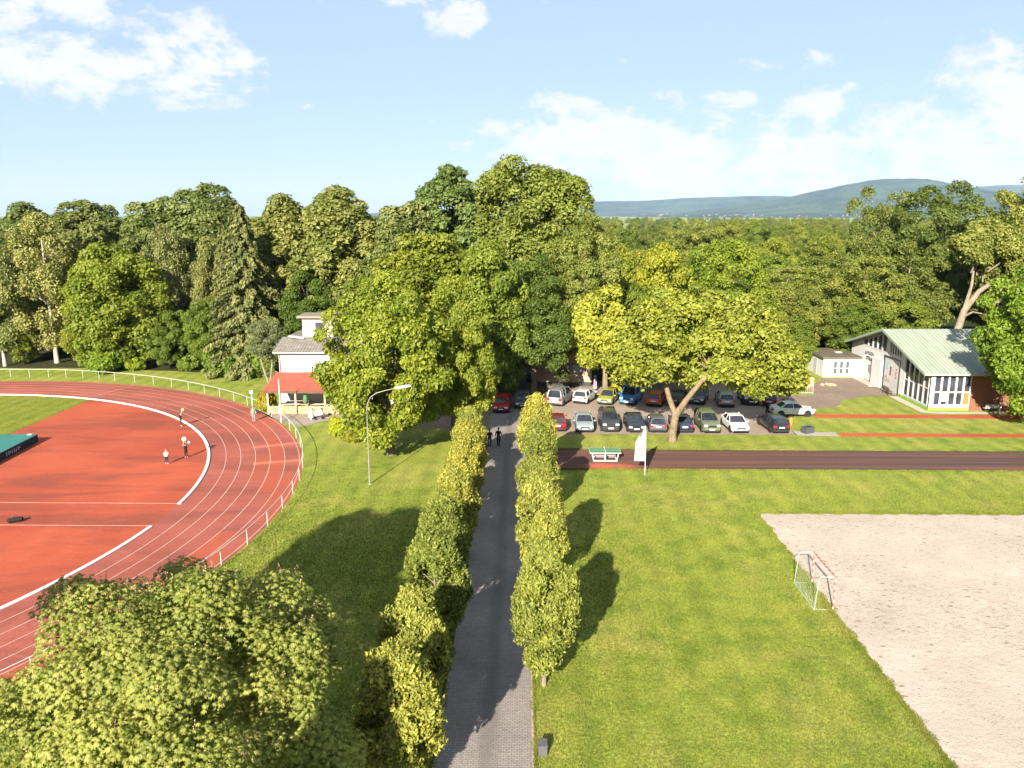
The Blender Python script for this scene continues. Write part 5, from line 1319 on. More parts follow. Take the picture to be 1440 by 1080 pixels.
# green high jump mat
hm_ = thing('high_jump_mat', 'teal high jump landing mat with dark blue sides on the red half moon', 'mat', (-45.2, 70.2, .012), R(3.5))
b = MB(); b.box(-6.5, 0, -9.0, 0, .0, .66); mt = b.build('foam_body', plain('navy_mat_side', (.010, .022, .045), .6, .2), hm_, bevel=.03)
b = MB(); b.box(-6.52, .02, -9.02, .02, .66, .74); b.build('cover', plain('teal_mat_cover', (.03, .14, .12), .6, .25, var=.22, vs=1.5), hm_, bevel=.02)
scribble('lettering', plain('mat_print', (.36, .38, .42), .7, .1), hm_, random.Random(6), 8, 2.3, .34, Matrix.Translation((.006, -5.2, .16)) @ Matrix(((0, 0, 1, 0), (1, 0, 0, 0), (0, 1, 0, 0), (0, 0, 0, 1))), .09)
b = MB(); b.box(-.75, -.35, -.4, -.12, .745, .80); tag(b.build('folded_towel', M_WHITE2, None, bevel=.01), 'small white towel on the corner of the teal mat', 'towel').location = (-45.2, 70.2, .012)

# bag, boxes, bin
bg_ = thing('sports_bag', 'black sports bag lying alone on the red half moon', 'bag', (-34.9, 50.6, .012), .5)
b = MB(); b.tube([(-.48, 0, .14), (-.4, 0, .18), (0, 0, .2), (.4, 0, .18), (.48, 0, .14)], [.08, .17, .19, .17, .08], 10); b.build('bag_body', M_BLACK, bg_, True)
b = MB(); b.tube([(-.2, 0, .36), (-.1, .02, .5), (.1, .02, .5), (.2, 0, .36)], .015, 5); b.build('strap', M_DARK, bg_)
ub = thing('utility_box', 'small dark grey utility box on the grass beside the drive', 'box', (.80, 27.35, 0), .05)
M_UB = plain('grey_box_plastic', (.075, .072, .075), .6, .3, var=.2, vs=9)
b = MB(); b.box(-.17, .17, -.24, .24, -.05, .42); b.build('box_body', M_UB, ub, bevel=.012); b = MB(); b.box(-.19, .19, -.26, .26, .42, .46); b.build('lid', M_UB, ub, bevel=.012)
bx = thing('crate', 'dark plastic crate on the gravel beside the black estate car', 'crate', (27.6, 74.4, .012), .4)
b = MB(); b.box(-.5, .5, -.35, .35, 0, .06); b.box(-.5, -.44, -.35, .35, .06, .62); b.box(.44, .5, -.35, .35, .06, .62); b.box(-.44, .44, -.35, -.29, .06, .62); b.box(-.44, .44, .29, .35, .06, .62); b.build('crate_body', plain('dark_crate', (.05, .055, .06), .6, .3), bx)
b = MB(); b.box(-.42, .42, -.27, .27, .06, .55); b.build('contents', M_BLACK, bx, bevel=.02)
yb = thing('waste_bin', 'small yellow bin behind the black estate car', 'bin', (26.9, 77.2, 0))
b = MB(); b.tube([(0, 0, 0), (0, 0, .85)], [.17, .2], 12); b.build('bin_body', M_YEL, yb, True, angle=40); b = MB(); b.tube([(0, 0, .85), (0, 0, .9), (0, 0, .95)], [.22, .22, .1], 12); b.build('lid', M_DARK, yb, True)
wp = thing('bollard', 'white bollard behind the white side on car', 'bollard', (30.0, 87.2, 0)); b = MB(); b.tube([(0, 0, -.1), (0, 0, 1.5), (0, 0, 1.58)], [.11, .11, .04], 10); b.build('post', M_WHITE2, wp, True, angle=40); b = MB(); b.tube([(0, 0, 1.25), (0, 0, 1.37)], .115, 10); b.build('band', M_RED, wp)
sp_ = thing('sign_post', 'narrow violet and white advertising sign beside the olive green car', 'sign', (8.6, 92.6, 0))
b = MB(); b.box(-.16, .16, -.03, .03, .3, 1.9); b.build('board', M_WHITE2, sp_); b = MB(); b.box(-.12, .12, -.036, -.031, .5, 1.8); b.build('print', plain('violet_print', (.20, .09, .25), .6, .2), sp_); b = MB(); b.tube([(0, 0, -.1), (0, 0, .3)], .03, 6); b.build('post', M_GREYM, sp_)
# low railing and rock by the yard
lr = thing('yard_railing', 'low pale metal railing between car park and yard', 'railing', (28.6, 91.4, 0))
tubes(([(0, 0, 1.0), (5.6, .1, 1.0)], .03), ([(0, 0, .12), (5.6, .1, .12)], .025)).build('rail', M_WHITE2, lr, True)
b = MB(); x = .1
while x < 5.55: b.tube([(x, x * .018, .12), (x, x * .018, 1.0)], .014, 4); x += .22
b.build('bars', M_WHITE2, lr)
for x in (0, 2.8, 5.6):
    o = bpy.data.objects.new('post', post); link(o, lr); o.location = (x, x * .018, 0)
sheet('grass_bed', [rough_poly([(28.4, 91.6), (34.0, 91.7), (34.0, 94.6), (28.4, 95)], .5, .1, 21)], .016, M_INFIELD)
b = MB(); rg = random.Random(9)
for i in range(9): b.sphere((rg.uniform(-.9, .9), rg.uniform(-.35, .35), .12), rg.uniform(.18, .34), 8, 6, sz=.7)
rk = tag(b.build('rock_pile', plain('sandstone', (.36, .24, .15), .9, .1, var=.3), None, True), 'low pile of tan rocks on the yard before the annex', 'rocks'); rk.location = (37.7, 96.2, 0); rk['kind'] = 'stuff'
# benches
def bench(x, y, rz, lab, col):
    t = thing('bench', lab, 'bench', (x, y, .012), rz); m = plain('bench_slats', col, .7, .2)
    b = MB()
    for k in range(4): b.box(-.85, .85, -.22 + k * .12, -.12 + k * .12, .43, .47)
    b.build('seat', m, t); b = MB()
    for k in range(3): b.box(-.85, .85, .25, .29, .55 + k * .13, .65 + k * .13)
    b.build('backrest', m, t)
    for s in (-.6, .6):
        l = MB(); l.box(s - .03, s + .03, -.2, -.14, 0, .43); l.box(s - .03, s + .03, .2, .26, 0, .9); l.build('leg', M_DARK, t)
bench(43.0, 91.6, R(90), 'dark brown bench before the grey entrance panel', (.10, .06, .05))
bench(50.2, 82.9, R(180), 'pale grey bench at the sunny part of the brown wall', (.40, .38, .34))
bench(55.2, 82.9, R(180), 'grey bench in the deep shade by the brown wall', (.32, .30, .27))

# a handful of houses of the town at the foot of the hills
hb = MB(); hb.box(-7, 7, -5, 5, 0, 6); HW = hb.mesh('wall', plain('town_wall', (.17, .16, .15)))
hb = MB(); hb.prism_axis([(-5.6, 6), (5.6, 6), (0, 10)], -7.4, 7.4); HRF = hb.mesh('roof', plain('town_roof', (.22, .09, .06), .8, .2))
rt = random.Random(14)
for i in range(46):
    p_ = rt.choice([rt.uniform(985, 1200), rt.uniform(1010, 1090), rt.uniform(880, 1000)]); D_ = rt.uniform(4900, 5900)
    t = thing('town_house', 'tiny pale house of the town at the foot of the hills', 'house', (px(p_, D_), D_, rt.uniform(2, 22)), rt.uniform(-.6, .6), 'houses of the distant town', [rt.uniform(.4, .7)] * 3)
    link(bpy.data.objects.new('wall', HW), t); link(bpy.data.objects.new('roof', HRF), t)
# ------------------------------------------------------------------ cars
def paint(name, c, metal=.0, rough=.28):
    m, t = new_mat(name); g = NT(t); n = g.noise(g.obj(), 4, 3, .6)
    g.out(g.bsdf(g.mix(1.0, c, g.mapr(n, .3, .7, .93, 1.07), 'MULTIPLY'), rough, .5, metal, None, .7)); return m
M_TYRE = plain('tyre', (.015, .015, .016), .85, .15); M_RIM = plain('alloy_rim', (.45, .45, .46), .3, .5, .8)
M_HEAD = plain('headlight_glass', (.62, .64, .66), .08, .6); M_TAIL = plain('tail_light', (.32, .012, .015), .2, .5); M_PLATE = plain('number_plate', (.66, .66, .64), .5, .3)
M_TRIM = plain('black_trim', (.018, .018, .02), .5, .3)
SPEC = {  # length, width, height, belt, hood height, (rear glass base, roof rear, roof front, windscreen base) as fractions from the rear, trunk height
    'hatch': (3.95, 1.72, 1.48, .95, .80, (.03, .10, .56, .74), .95),
    'sedan': (4.60, 1.80, 1.44, .93, .80, (.19, .31, .58, .74), .98),
    'suv': (4.55, 1.86, 1.72, 1.10, 1.00, (.02, .08, .58, .73), 1.10),
    'van': (4.45, 1.82, 1.86, 1.10, .98, (.01, .05, .64, .82), 1.10),
    'estate': (4.70, 1.80, 1.46, .95, .80, (.03, .12, .58, .73), .97)}
def wheel_mesh():
    b = MB()
    pr = [(.0, .19), (.02, .31), (.10, .335), (.18, .31), (.2, .19)]
    n = 18; vs = []
    for x, r_ in pr:
        for k in range(n): vs.append((x, r_ * math.cos(2 * PI * k / n), r_ * math.sin(2 * PI * k / n)))
    fs = [(i * n + k, i * n + (k + 1) % n, (i + 1) * n + (k + 1) % n, (i + 1) * n + k) for i in range(4) for k in range(n)]
    b.add(vs, fs); T_ = b.mesh('wheel', M_TYRE, True, angle=50)
    b = MB(); vs = [(.185, 0, 0)]; 
    for k in range(10): r_ = .21 if k % 2 == 0 else .12; vs.append((.17, r_ * math.cos(2 * PI * k / 10), r_ * math.sin(2 * PI * k / 10)))
    b.add(vs, [(0, 1 + k, 1 + (k + 1) % 10) for k in range(10)]); b.tube([(.12, 0, 0), (.165, 0, 0)], .215, 18)
    return T_, b.mesh('rim', M_RIM)
WM, RM = wheel_mesh()
def car(kind, pnt, x, y, heading, label, extra=()):
    """heading: direction of the bonnet, degrees clockwise from straight away"""
    L, W, H, belt, hood, fr, trunk = SPEC[kind]; hw = W / 2
    t = thing('parked_car', label, 'car', (x, y, .012), R(-heading), 'cars in the car park')
    Y = lambda f: -L / 2 + L * f
    # lower body: lofted sections from rear to front
    st = [(0.0, .42, trunk - .22, hw * .84), (.015, .28, trunk - .06, hw * .93), (.06, .22, trunk, hw * .98), (fr[0] + .04, .2, max(trunk, belt) if fr[0] < .1 else trunk + .01, hw), (.30, .2, belt, hw), (.55, .2, belt - .01, hw), (fr[3], .2, belt - .02, hw), (fr[3] + .06, .2, (belt + hood) / 2, hw * .99), (.93, .22, hood - .03, hw * .96), (.975, .26, hood - .12, hw * .90), (1.0, .38, hood - .28, hw * .78)]
    st.sort(); b = MB(); vs = []; k = 8
    for f, zb, zt, w_ in st:
        zm = zb + (zt - zb) * .62
        vs += [(-w_ * .9, Y(f), zb), (-w_, Y(f), zb + .14), (-w_, Y(f), zm), (-w_ * .93, Y(f), zt), (w_ * .93, Y(f), zt), (w_, Y(f), zm), (w_, Y(f), zb + .14), (w_ * .9, Y(f), zb)]
    fs = [(i * k + j, i * k + (j + 1) % k, (i + 1) * k + (j + 1) % k, (i + 1) * k + j) for i in range(len(st) - 1) for j in range(k)]
    fs += [tuple(range(k)), tuple((len(st) - 1) * k + j for j in range(k - 1, -1, -1))]
    b.add(vs, fs); body = b.build('body', pnt, t, True, angle=32)
    # glasshouse and roof
    zB = belt - .03; gb = [(Y(fr[0]), hw * .90), (Y(fr[3]), hw * .90)]; gtp = [(Y(fr[1]), hw * .72), (Y(fr[2]), hw * .72)]; zT = H - .07
    zr0 = max(zB, trunk - .02)
    b = MB(); b.add([(-gb[0][1], gb[0][0], zr0), (gb[0][1], gb[0][0], zr0), (gb[1][1], gb[1][0], zB), (-gb[1][1], gb[1][0], zB), (-gtp[0][1], gtp[0][0], zT), (gtp[0][1], gtp[0][0], zT), (gtp[1][1], gtp[1][0], zT), (-gtp[1][1], gtp[1][0], zT)],
                    [(0, 1, 5, 4), (1, 2, 6, 5), (2, 3, 7, 6), (3, 0, 4, 7)]); b.build('window', M_CGLASS, t)
    b = MB(); a0, a1 = gtp[0][0] - .06, gtp[1][0] + .05; am = (a0 + a1) / 2; w_ = hw * .745
    vs = []
    for yy, ww, zz in ((a0, w_ * .96, zT - .01), (a0 + .15, w_, zT + .03), (am, w_, H - .01), (a1 - .25, w_, zT + .03), (a1, w_ * .96, zT - .01)):
        vs += [(-ww, yy, zz - .05), (-ww * .94, yy, zz), (0, yy, zz + .025), (ww * .94, yy, zz), (ww, yy, zz - .05)]
    fs = [(i * 5 + j, i * 5 + j + 1, (i + 1) * 5 + j + 1, (i + 1) * 5 + j) for i in range(4) for j in range(4)]
    b.add(vs, fs)
    for s in (-1, 1):   # pillars
        b.tube([(s * gb[1][1], gb[1][0], zB), (s * gtp[1][1], gtp[1][0], zT)], .045, 5); b.tube([(s * gb[0][1], gb[0][0], zr0), (s * gtp[0][1], gtp[0][0], zT)], .07, 5)
        ym = Y((fr[1] + fr[2]) / 2 + .03); b.tube([(s * hw * .90, ym, zB), (s * hw * .725, ym, zT)], .04, 5)
        if kind in ('estate', 'van', 'suv'): yq = Y(fr[1] + .14); b.tube([(s * hw * .90, yq, zB), (s * hw * .725, yq, zT)], .05, 5)
    b.build('roof', pnt, t, True, angle=40)
    # trim: sills, bumpers, arches
    b = MB(); b.box(-hw * .99, hw * .99, Y(.2), Y(.8), .17, .26); b.box(-hw * .86, hw * .86, Y(.005) - .02, Y(.03), .24, .42); b.box(-hw * .80, hw * .80, Y(.97), Y(1.0) + .015, .24, .40)
    for fy in (.19, .81):
        for s in (-1, 1): b.tube([(s * (hw - .10), Y(fy), .33), (s * (hw + .004), Y(fy), .33)], .385, 16)
    b.build('trim', M_TRIM, t)
    for fy in (.19, .81):
        for s in (-1, 1):
            wv = link(bpy.data.objects.new('wheel', WM), t); wv.location = (s * (hw - .185), Y(fy), .335); wv.rotation_euler = (0, 0, 0 if s > 0 else PI)
            link(bpy.data.objects.new('rim', RM), wv)
    zl = hood - .22
    for s in (-1, 1):
        b = MB(); b.box(s * hw * .66 - .17, s * hw * .66 + .17, Y(.965), Y(.997), zl - .02, zl + .13, M=Matrix.Translation((0, .02, 0))); b.build('headlight', M_HEAD, t, bevel=.02)
        b = MB(); hgt = .22 if kind in ('sedan', 'hatch', 'estate') else .42; b.box(s * hw * .76 - .14, s * hw * .76 + .14, Y(.0) - .03, Y(.03), trunk - .16 - hgt * .6, trunk - .10); b.build('tail_light', M_TAIL, t, bevel=.02)
        b = MB(); b.box(s * (hw + .10) - .09, s * (hw + .10) + .09, Y(fr[3]) - .12, Y(fr[3]) - .02, belt - .02, belt + .12); b.build('mirror', pnt, t, bevel=.025)
        b = MB(); ym = Y((fr[1] + fr[2]) / 2 + .03)
        for yy in (Y(fr[3] - .02), ym, Y(.25)): b.box(s * hw * .985 - .004 + s * .012, s * hw * .985 + .004 + s * .012, yy - .006, yy + .006, .3, belt - .1)
        b.box(s * hw * .985 - .02 + s * .02, s * hw * .985 + .02 + s * .02, ym + .12, ym + .28, belt - .19, belt - .15); b.build('door_seam', M_TRIM, t)
    b = MB(); b.box(-.26, .26, Y(1.0) + .012, Y(1.0) + .03, .42, .53); b.build('number_plate', M_PLATE, t)
    b = MB(); b.box(-.26, .26, Y(0) - .035, Y(0) - .012, .62, .73); b.build('number_plate', M_PLATE, t)
    b = MB(); b.box(-.42, .42, Y(.985), Y(1.0) + .01, zl - .12, zl + .06); b.build('grille', M_TRIM, t)
    if 'rails' in extra:
        b = MB()
        for s in (-1, 1): b.tube([(s * hw * .66, Y(fr[1] + .04), H), (s * hw * .66, Y(fr[1] + .08), H + .05), (s * hw * .66, Y(fr[2] - .06), H + .05), (s * hw * .66, Y(fr[2] - .02), H)], .02, 5)
        b.build('roof_rail', M_TRIM, t)
    return t
P = {k: paint(k, c, mt) for k, c, mt in (('silver_paint', (.28, .28, .28), .35), ('white_paint', (.48, .48, .47), 0), ('olive_paint', (.24, .25, .05), .2), ('blue_paint', (.035, .17, .42), .1), ('orange_red_paint', (.42, .065, .015), .1),
     ('black_paint', (.012, .013, .015), 0), ('navy_paint', (.010, .014, .04), .1), ('graphite_paint', (.10, .10, .11), .3), ('dark_grey_paint', (.035, .038, .04), .2), ('moss_silver_paint', (.13, .145, .07), .3), ('ice_silver_paint', (.26, .30, .31), .3), ('red_paint', (.36, .012, .015), 0), ('wine_paint', (.13, .010, .012), 0))}
# back row, parked at a slant
car('van', P['silver_paint'], 4.2, 86.6, 22, 'silver van seen from behind in the back row, leftmost there', ('rails',))
car('hatch', P['white_paint'], 7.0, 87.4, 24, 'small white hatchback seen from behind in the back row')
car('hatch', P['olive_paint'], 9.6, 87.0, 200, 'light olive green hatchback facing the camera in the back row')
car('van', P['blue_paint'], 12.2, 87.2, 202, 'bright blue van facing the camera in the back row')
car('hatch', P['orange_red_paint'], 15.0, 86.4, 22, 'orange red compact seen from behind left of the plane trunk')
car('sedan', P['black_paint'], 17.5, 87.0, 22, 'black car in leaf shade seen between the forks of the plane trunk')
car('hatch', P['dark_grey_paint'], 19.9, 87.4, 200, 'dark grey car in leaf shade right of the plane fork')
car('estate', P['silver_paint'], 22.6, 86.6, 8, 'silver estate in leaf shade seen from behind in the back row')
car('suv', P['navy_paint'], 25.5, 87.6, 186, 'navy sport utility car facing the camera under the plane crown')
car('hatch', P['wine_paint'], 27.9, 86.2, 30, 'wine red car behind the white side on car')
car('sedan', P['white_paint'], 28.3, 81.4, 86, 'white saloon parked side on at the end of the red strip')
# front row, straight
car('hatch', P['wine_paint'], 3.35, 76.0, 0, 'wine red hatchback seen from behind beside the far thuja')
car('sedan', P['ice_silver_paint'], 6.0, 76.0, 180, 'pale silver saloon facing the camera in the front row')
car('suv', P['dark_grey_paint'], 8.5, 76.2, 180, 'dark grey off road car facing the camera in the front row', ('rails',))
car('sedan', P['black_paint'], 11.0, 76.0, 181, 'black saloon facing the camera right of the dark off road car')
car('hatch', P['graphite_paint'], 13.1, 75.7, 1, 'graphite hatchback seen from behind left of the plane trunk')
car('sedan', P['navy_paint'], 15.6, 76.0, 0, 'dark blue saloon seen from behind right of the plane trunk')
car('suv', P['moss_silver_paint'], 18.2, 75.9, 180, 'moss green crossover facing the camera in the front row')
car('sedan', P['white_paint'], 20.9, 75.9, 178, 'white saloon facing the camera in the front row')
car('estate', P['black_paint'], 24.7, 76.0, -4, 'black estate car seen from behind, rightmost of the front row', ('rails',))
car('hatch', P['red_paint'], -2.3, 83.4, 183, 'bright red car facing the camera at the shaded end of the drive')
car('hatch', P['graphite_paint'], -.1, 85.2, 180, 'grey car half hidden behind the far right thuja')

# ------------------------------------------------------------------ people
def flat(name, c, r_=.8): return plain(name, c, r_, .15, var=.1, vs=9)
SKIN = flat('skin', (.42, .26, .18), .6); HAIRD = flat('dark_hair', (.03, .02, .015)); HAIRB = flat('blond_hair', (.34, .24, .12))
def person(x, y, face, h, label, shirt, trousers, shoes, hair, pose='stand', dress=None, long_hair=False, sleeves=False):
    """one skinned figure on a joint skeleton; clothing zones by height along the limbs. face: degrees clockwise from straight away"""
    s = h / 1.75
    V = {}; E_ = []; Rr = []; zone = []
    def j(n, p, r_, par=None, zn=0):
        V[n] = len(Rr); Rr.append((Vector(p) * s, r_ * s)); zone.append(zn)
        if par is not None: E_.append((V[par], V[n]))
    j('pelvis', (0, 0, .95), .165); j('waist', (0, .005, 1.08), .148, 'pelvis'); j('chest', (0, .0, 1.30), .178, 'waist'); j('neckb', (0, -.01, 1.45), .075, 'chest'); j('neck', (0, .01, 1.52), .052, 'neckb'); j('head0', (0, .025, 1.60), .085, 'neck'); j('head1', (0, .02, 1.68), .092, 'head0'); j('head2', (0, .01, 1.735), .06, 'head1')
    fs_ = {'walk': (.20, -.22), 'stand': (.02, -.02), 'step': (.10, -.10)}[pose if pose in ('walk', 'step') else 'stand']
    for sx, f in ((-1, fs_[0]), (1, fs_[1])):
        q = 'l' if sx < 0 else 'r'
        j(q + 'hip', (sx * .10, 0, .88), .115, 'pelvis'); j(q + 'knee', (sx * .10, f * .55 + .03, .48), .076, q + 'hip'); j(q + 'ank', (sx * .10, f - .02, .09 + (.04 if f < -.1 else 0)), .054, q + 'knee'); j(q + 'toe', (sx * .11, f + .14, .035 + (.01 if f < -.1 else 0)), .034, q + 'ank')
        arm = {'walk': ((sx * .24, -f * .35, 1.17), (sx * .26, -f * .8 + .08, .95)), 'stand': ((sx * .25, -.02, 1.17), (sx * .26, .06, .94)), 'step': ((sx * .25, -.02, 1.17), (sx * .24, .12, .98))}.get(pose)
        if pose == 'raise': arm = ((sx * .27, .05, 1.52), (sx * .24, .12, 1.80)) if sx > 0 else ((-.25, -.02, 1.17), (-.26, .06, .94))
        if pose == 'both': arm = ((sx * .24, .10, 1.54), (sx * .12, .16, 1.82))
        if pose == 'push': arm = ((sx * .24, .08, 1.18), (sx * .18, .34, 1.06))
        j(q + 'sho', (sx * .185, -.01, 1.41), .078, 'chest'); e_, h_ = arm
        j(q + 'elb', e_, .056, q + 'sho'); j(q + 'wri', h_, .038, q + 'elb')
        d = (Vector(h_) - Vector(e_)).normalized(); sd = Vector((0, 1, 0)) if abs(d.y) < .8 else Vector((0, 0, 1)); sd = (sd - d * sd.dot(d)).normalized(); nr = d.cross(sd)
        pc = Vector(h_) + d * .06; j(q + 'palm', pc, .028, q + 'wri')
        for i, ln in enumerate((.075, .085, .08, .062)):   # four fingers, lightly curled
            o_ = sd * (.027 - .018 * i); j(q + 'f%da' % i, pc + d * .035 + o_, .0095, q + 'palm'); j(q + 'f%db' % i, pc + d * (.035 + ln * .6) + o_ - nr * sx * .012, .0085, q + 'f%da' % i); j(q + 'f%dc' % i, pc + d * (.03 + ln * .9) + o_ - nr * sx * .035, .0075, q + 'f%db' % i)
        j(q + 'tha', pc - d * .01 + sd * .036, .0105, q + 'palm'); j(q + 'thb', pc + d * .03 + sd * .052, .009, q + 'tha')
    me = bpy.data.meshes.new('body'); me.from_pydata([tuple(p) for p, _ in Rr], E_, [])
    o = bpy.data.objects.new('tmp', me); COL.objects.link(o)
    sk = o.modifiers.new('skin', 'SKIN'); sk.use_smooth_shade = True
    for i, sv in enumerate(me.skin_vertices[0].data):
        sv.radius = (Rr[i][1], Rr[i][1]); sv.use_root = (i == 0)
    ss = o.modifiers.new('sub', 'SUBSURF'); ss.levels = 1; ss.render_levels = 1
    bpy.context.view_layer.update()
    bm_ = bpy.data.meshes.new_from_object(o.evaluated_get(bpy.context.evaluated_depsgraph_get())); bpy.data.objects.remove(o)
    bm_.name = 'person'; bm_.materials.clear()
    for m in (SKIN, shirt, trousers, shoes): bm_.materials.append(m)
    for p in bm_.polygons:
        c = Vector(p.center) / s; ax = abs(c.x)
        # nearest joint decides the clothing zone
        nm = min(V, key=lambda n: (Rr[V[n]][0] / s - c).length - Rr[V[n]][1] / s * .6)
        z = 0
        if nm in ('pelvis', 'lhip', 'rhip'): z = 2 if c.z < .99 else 1
        elif nm in ('waist', 'chest', 'neckb', 'lsho', 'rsho'): z = 1
        elif nm in ('lknee', 'rknee'): z = 2
        elif nm in ('lank', 'rank'): z = 2 if c.z > .16 else 3
        elif nm in ('ltoe', 'rtoe'): z = 3
        elif nm in ('lelb', 'relb') and sleeves: z = 1
        p.material_index = z
    bm_.shade_smooth()
    t = link(bpy.data.objects.new('person', bm_)); tag(t, label, 'person'); t.location = (x, y, .014); t.rotation_euler = (0, 0, R(-face))
    b = MB(); b.sphere((0, .0 * s, 1.685 * s), .108 * s, 14, 9, sx=.92, sy=1.05, sz=.98)
    b.v = [(v[0], v[1] if v[2] > 1.70 * s else min(v[1], .035 * s), v[2] if v[2] > 1.62 * s else 1.62 * s) for v in b.v]
    if long_hair: b.tube([(0, -.07 * s, 1.68 * s), (0, -.10 * s, 1.55 * s), (0, -.11 * s, 1.38 * s)], [.09 * s, .085 * s, .04 * s], 8)
    b.build('hair', hair, t, True)
    b = MB()
    for sx in (-1, 1): b.sphere((sx * .034 * s, .112 * s, 1.648 * s), .011 * s, 6, 5); b.sphere((sx * .088 * s, .02 * s, 1.64 * s), .022 * s, 6, 5, sx=.5)
    b.sphere((0, .118 * s, 1.618 * s), .016 * s, 6, 5); b.box(-.022 * s, .022 * s, .10 * s, .108 * s, 1.578 * s, 1.586 * s)
    b.build('face_features', flat('face_shadow', (.16, .08, .06)), t)
    if dress:
        b = MB(); b.tube([(0, 0, 1.12 * s), (0, 0, .95 * s), (0, .0, .6 * s), (0, .02, .28 * s)], [.13 * s, .17 * s, .22 * s, .27 * s], 14, cap=False); b.build('dress', dress, t, True)
    return t
BLK = flat('black_cloth', (.012, .012, .014)); WHT = flat('white_cloth', (.62, .62, .60)); NAVYC = flat('navy_cloth', (.02, .025, .05)); MINT = flat('mint_cloth', (.36, .52, .46)); GREYC = flat('grey_green_cloth', (.16, .20, .17)); PINKC = flat('pink_cloth', (.55, .25, .30)); SAND_ = flat('sand_cloth', (.42, .32, .22))
WSH = flat('white_shoes', (.6, .6, .58))
person(-2.25, 69.2, 8, 1.78, 'person in black walking away up the drive with arms akimbo', BLK, BLK, BLK, HAIRD, 'walk', sleeves=True)
person(-3.05, 69.0, -6, 1.70, 'person in black walking at the left drive edge beside the thuja', BLK, NAVYC, BLK, HAIRD, 'walk', sleeves=True)
person(-34.2, 75.8, 60, 1.42, 'person in black with raised arm holding a yellow ball at the track kerb', BLK, BLK, WSH, HAIRD, 'raise')
person(-29.3, 65.4, -40, 1.30, 'child in dark clothes and pink shoes holding up a white ball', BLK, BLK, PINKC, HAIRD, 'both')
person(-30.2, 63.6, -30, 1.28, 'fair haired child in a white shirt on the red half moon', WHT, NAVYC, WSH, HAIRB, 'step')
person(-27.6, 77.9, 150, 1.55, 'person in grey green clothes standing on the outer track lane', GREYC, GREYC, PINKC, HAIRD, 'stand')
person(-21.9, 78.6, 70, 1.72, 'person in a long mint dress pushing a pram on the terrace paving', MINT, MINT, WSH, HAIRD, 'push', dress=MINT, long_hair=True)
person(25.6, 80.8, 200, 1.76, 'person in black standing between the cars near the black estate', BLK, BLK, BLK, HAIRD, 'stand', sleeves=True)
def ball(x, y, z, r_, m, lab):
    b = MB(); b.sphere((0, 0, 0), r_, 16, 12); o = tag(b.build('ball', m, None, True), lab, 'ball'); o.location = (x, y, z)
ball(-34.00 + .02, 75.98, 1.66, .16, flat('yellow_ball', (.56, .42, .12), .4), 'pale yellow ball in the raised hand of the person in black')
ball(-29.30 - .10, 65.52, 1.66, .21, flat('white_ball', (.62, .62, .64), .4), 'white ball held above the head of the dark dressed child')
ball(-29.02, 65.55, 1.38, .12, flat('pink_ball', (.58, .36, .42), .4), 'small pink ball beside the big white ball')
# the pram
pm_ = thing('pram', 'white and grey pram pushed by the person in the mint dress', 'pram', (-21.15, 78.9, .014), R(-70))
b = MB(); b.tube([(0, -.42, .72), (0, -.36, .60), (0, 0, .55), (0, .36, .60), (0, .42, .74)], [.10, .20, .22, .20, .10], 10); b.build('carrycot', WHT, pm_, True)
b = MB(); b.sphere((0, .18, .80), .25, 12, 8, sz=.9); b.build('hood', flat('grey_hood', (.30, .30, .36)), pm_, True)
b = MB(); b.tube([(-.2, -.75, 1.02), (-.2, -.1, .5), (-.2, .35, .2)], .015, 5); b.tube([(.2, -.75, 1.02), (.2, -.1, .5), (.2, .35, .2)], .015, 5); b.tube([(-.2, -.75, 1.02), (.2, -.75, 1.02)], .018, 5); b.tube([(-.2, -.1, .5), (-.2, -.38, .15)], .015, 5); b.tube([(.2, -.1, .5), (.2, -.38, .15)], .015, 5); b.build('frame', M_GREYM, pm_)
for sx in (-.24, .24):
    for yy in (-.38, .35): b = MB(); b.tube([(sx - .02, yy, .13), (sx + .02, yy, .13)], .13, 14); b.build('wheel', M_BLACK, pm_)

# ------------------------------------------------------------------ grass blades on the near lawns, thinning with distance
def blade_mat():
    m, t = new_mat('grass_blades'); g = NT(t); P = g.pos()
    at = g.n('ShaderNodeAttribute', attribute_name='tint')
    big = g.noise(P, .055, 4, .6, .4); mid = g.noise(P, .55, 4, .6); dry = g.noise(P, .16, 5, .65, .5)
    col = g.ramp(mid, [(.34, (.096, .130, .016)), (.60, (.176, .194, .029))])
    col = g.mix(g.mapr(big, .42, .68, 0, .65), col, (.176, .194, .029))
    col = g.mix(g.mapr(dry, .50, .70, 0, .5), col, (.285, .235, .075))
    col = g.mix(1.0, col, g.mapr(at.outputs['Fac'], 0, 1, .62, 1.38), 'MULTIPLY')
    b = g.bsdf(col, .7, .15); tr = g.n('ShaderNodeBsdfTranslucent'); g.L(col, tr.inputs[0])
    mx = g.n('ShaderNodeMixShader'); mx.inputs[0].default_value = .35; g.L(b, mx.inputs[1]); g.L(tr.outputs[0], mx.inputs[2]); g.out(mx.outputs[0]); return m
rng = np.random.default_rng(2024)
n = 900000
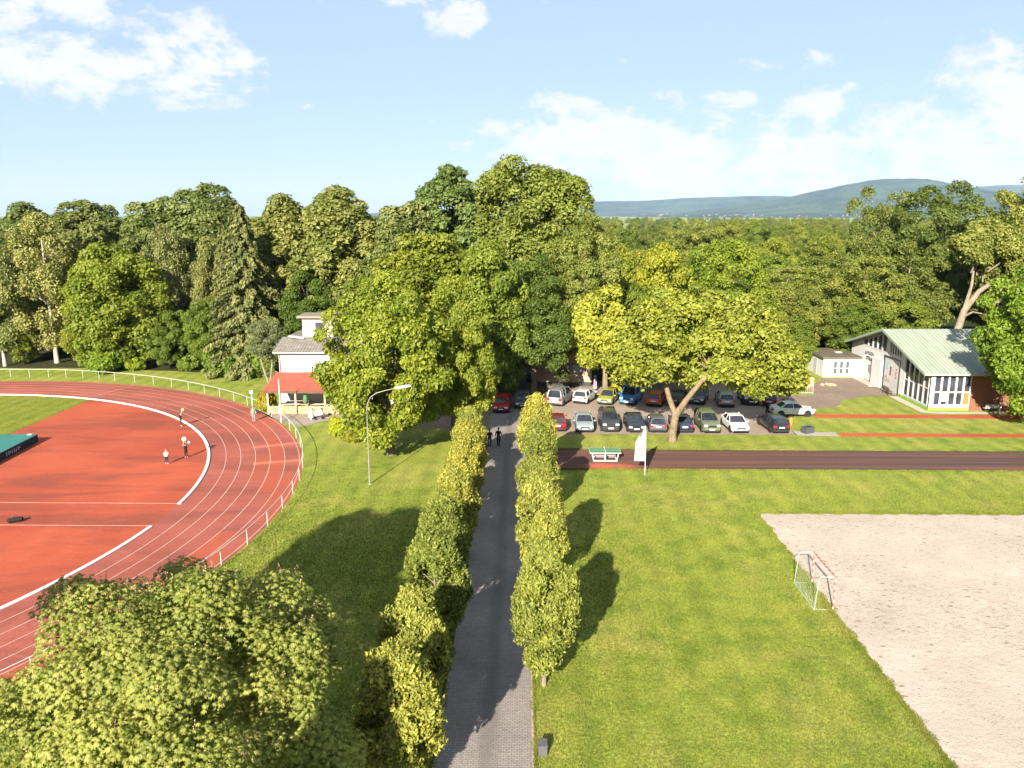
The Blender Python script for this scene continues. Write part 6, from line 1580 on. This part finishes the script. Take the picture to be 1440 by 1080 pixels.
Yb = 22 + (70 - 22) * rng.random(n) ** 1.5; half = .78 * Yb + 4
Xb = (rng.random(n) * 2 - 1) * half
keep = rng.random(n) < np.clip((66 - Yb) / 30, 0, 1) * np.clip(half / 40, .35, 1)
keep &= ~((Xb > -3.42) & (Xb < .47)) & ~((Xb > 16.55) & (Xb < 48) & (Yb < 53.05)) & ~((Xb > 2.3) & (Yb > 62.6))
keep &= np.hypot(Xb - CX, Yb - CY) > RO + .3
keep &= ~((Xb < CX + 5))
Xb, Yb = Xb[keep], Yb[keep]
# ragged fringes along the drive, the sand court and the strip
def fringe(x0, y0, x1, y1, k, w):
    t = rng.random(k); d = rng.normal(size=k) * w
    nx_, ny_ = -(y1 - y0), x1 - x0; L_ = math.hypot(nx_, ny_); d = d * (.4 + np.abs(np.sin(t * L_ * .9) * np.sin(t * L_ * 2.3 + 1)) * 1.3)
    return x0 + (x1 - x0) * t + nx_ / L_ * d, y0 + (y1 - y0) * t + ny_ / L_ * d
FR = [fringe(16.5, 24, 16.5, 53.1, 26000, .10), fringe(16.5, 53.1, 46, 53.1, 14000, .10), fringe(.5, 22, .5, 73, 22000, .05), fringe(-3.46, 22, -3.46, 70, 22000, .06), fringe(2.4, 62.7, 46, 62.6, 14000, .08), fringe(2.4, 68.5, 46, 68.4, 10000, .06)]
Xb = np.concatenate([Xb] + [f[0] for f in FR]); Yb = np.concatenate([Yb] + [f[1] for f in FR]); n = len(Xb)
ln = (.055 + .05 * rng.random(n)) * np.clip(Yb / 34, .85, 1.4)
T = unit(np.stack([rng.normal(size=n) * .55, rng.normal(size=n) * .55, np.ones(n)], 1)); N = unit(np.stack([rng.normal(size=n), rng.normal(size=n), np.zeros(n)], 1))
Pg = np.stack([Xb, Yb, np.zeros(n)], 1) + T * (ln * .45)[:, None]
gm_ = quads_mesh('grass', leaves(Pg, N, T, ln, ln * .42, .1), rng.random(n), [blade_mat()])
go2 = link(bpy.data.objects.new('grass', gm_)); go2['kind'] = 'stuff'; go2['label'] = 'short mown grass of the lawns on both sides of the drive'
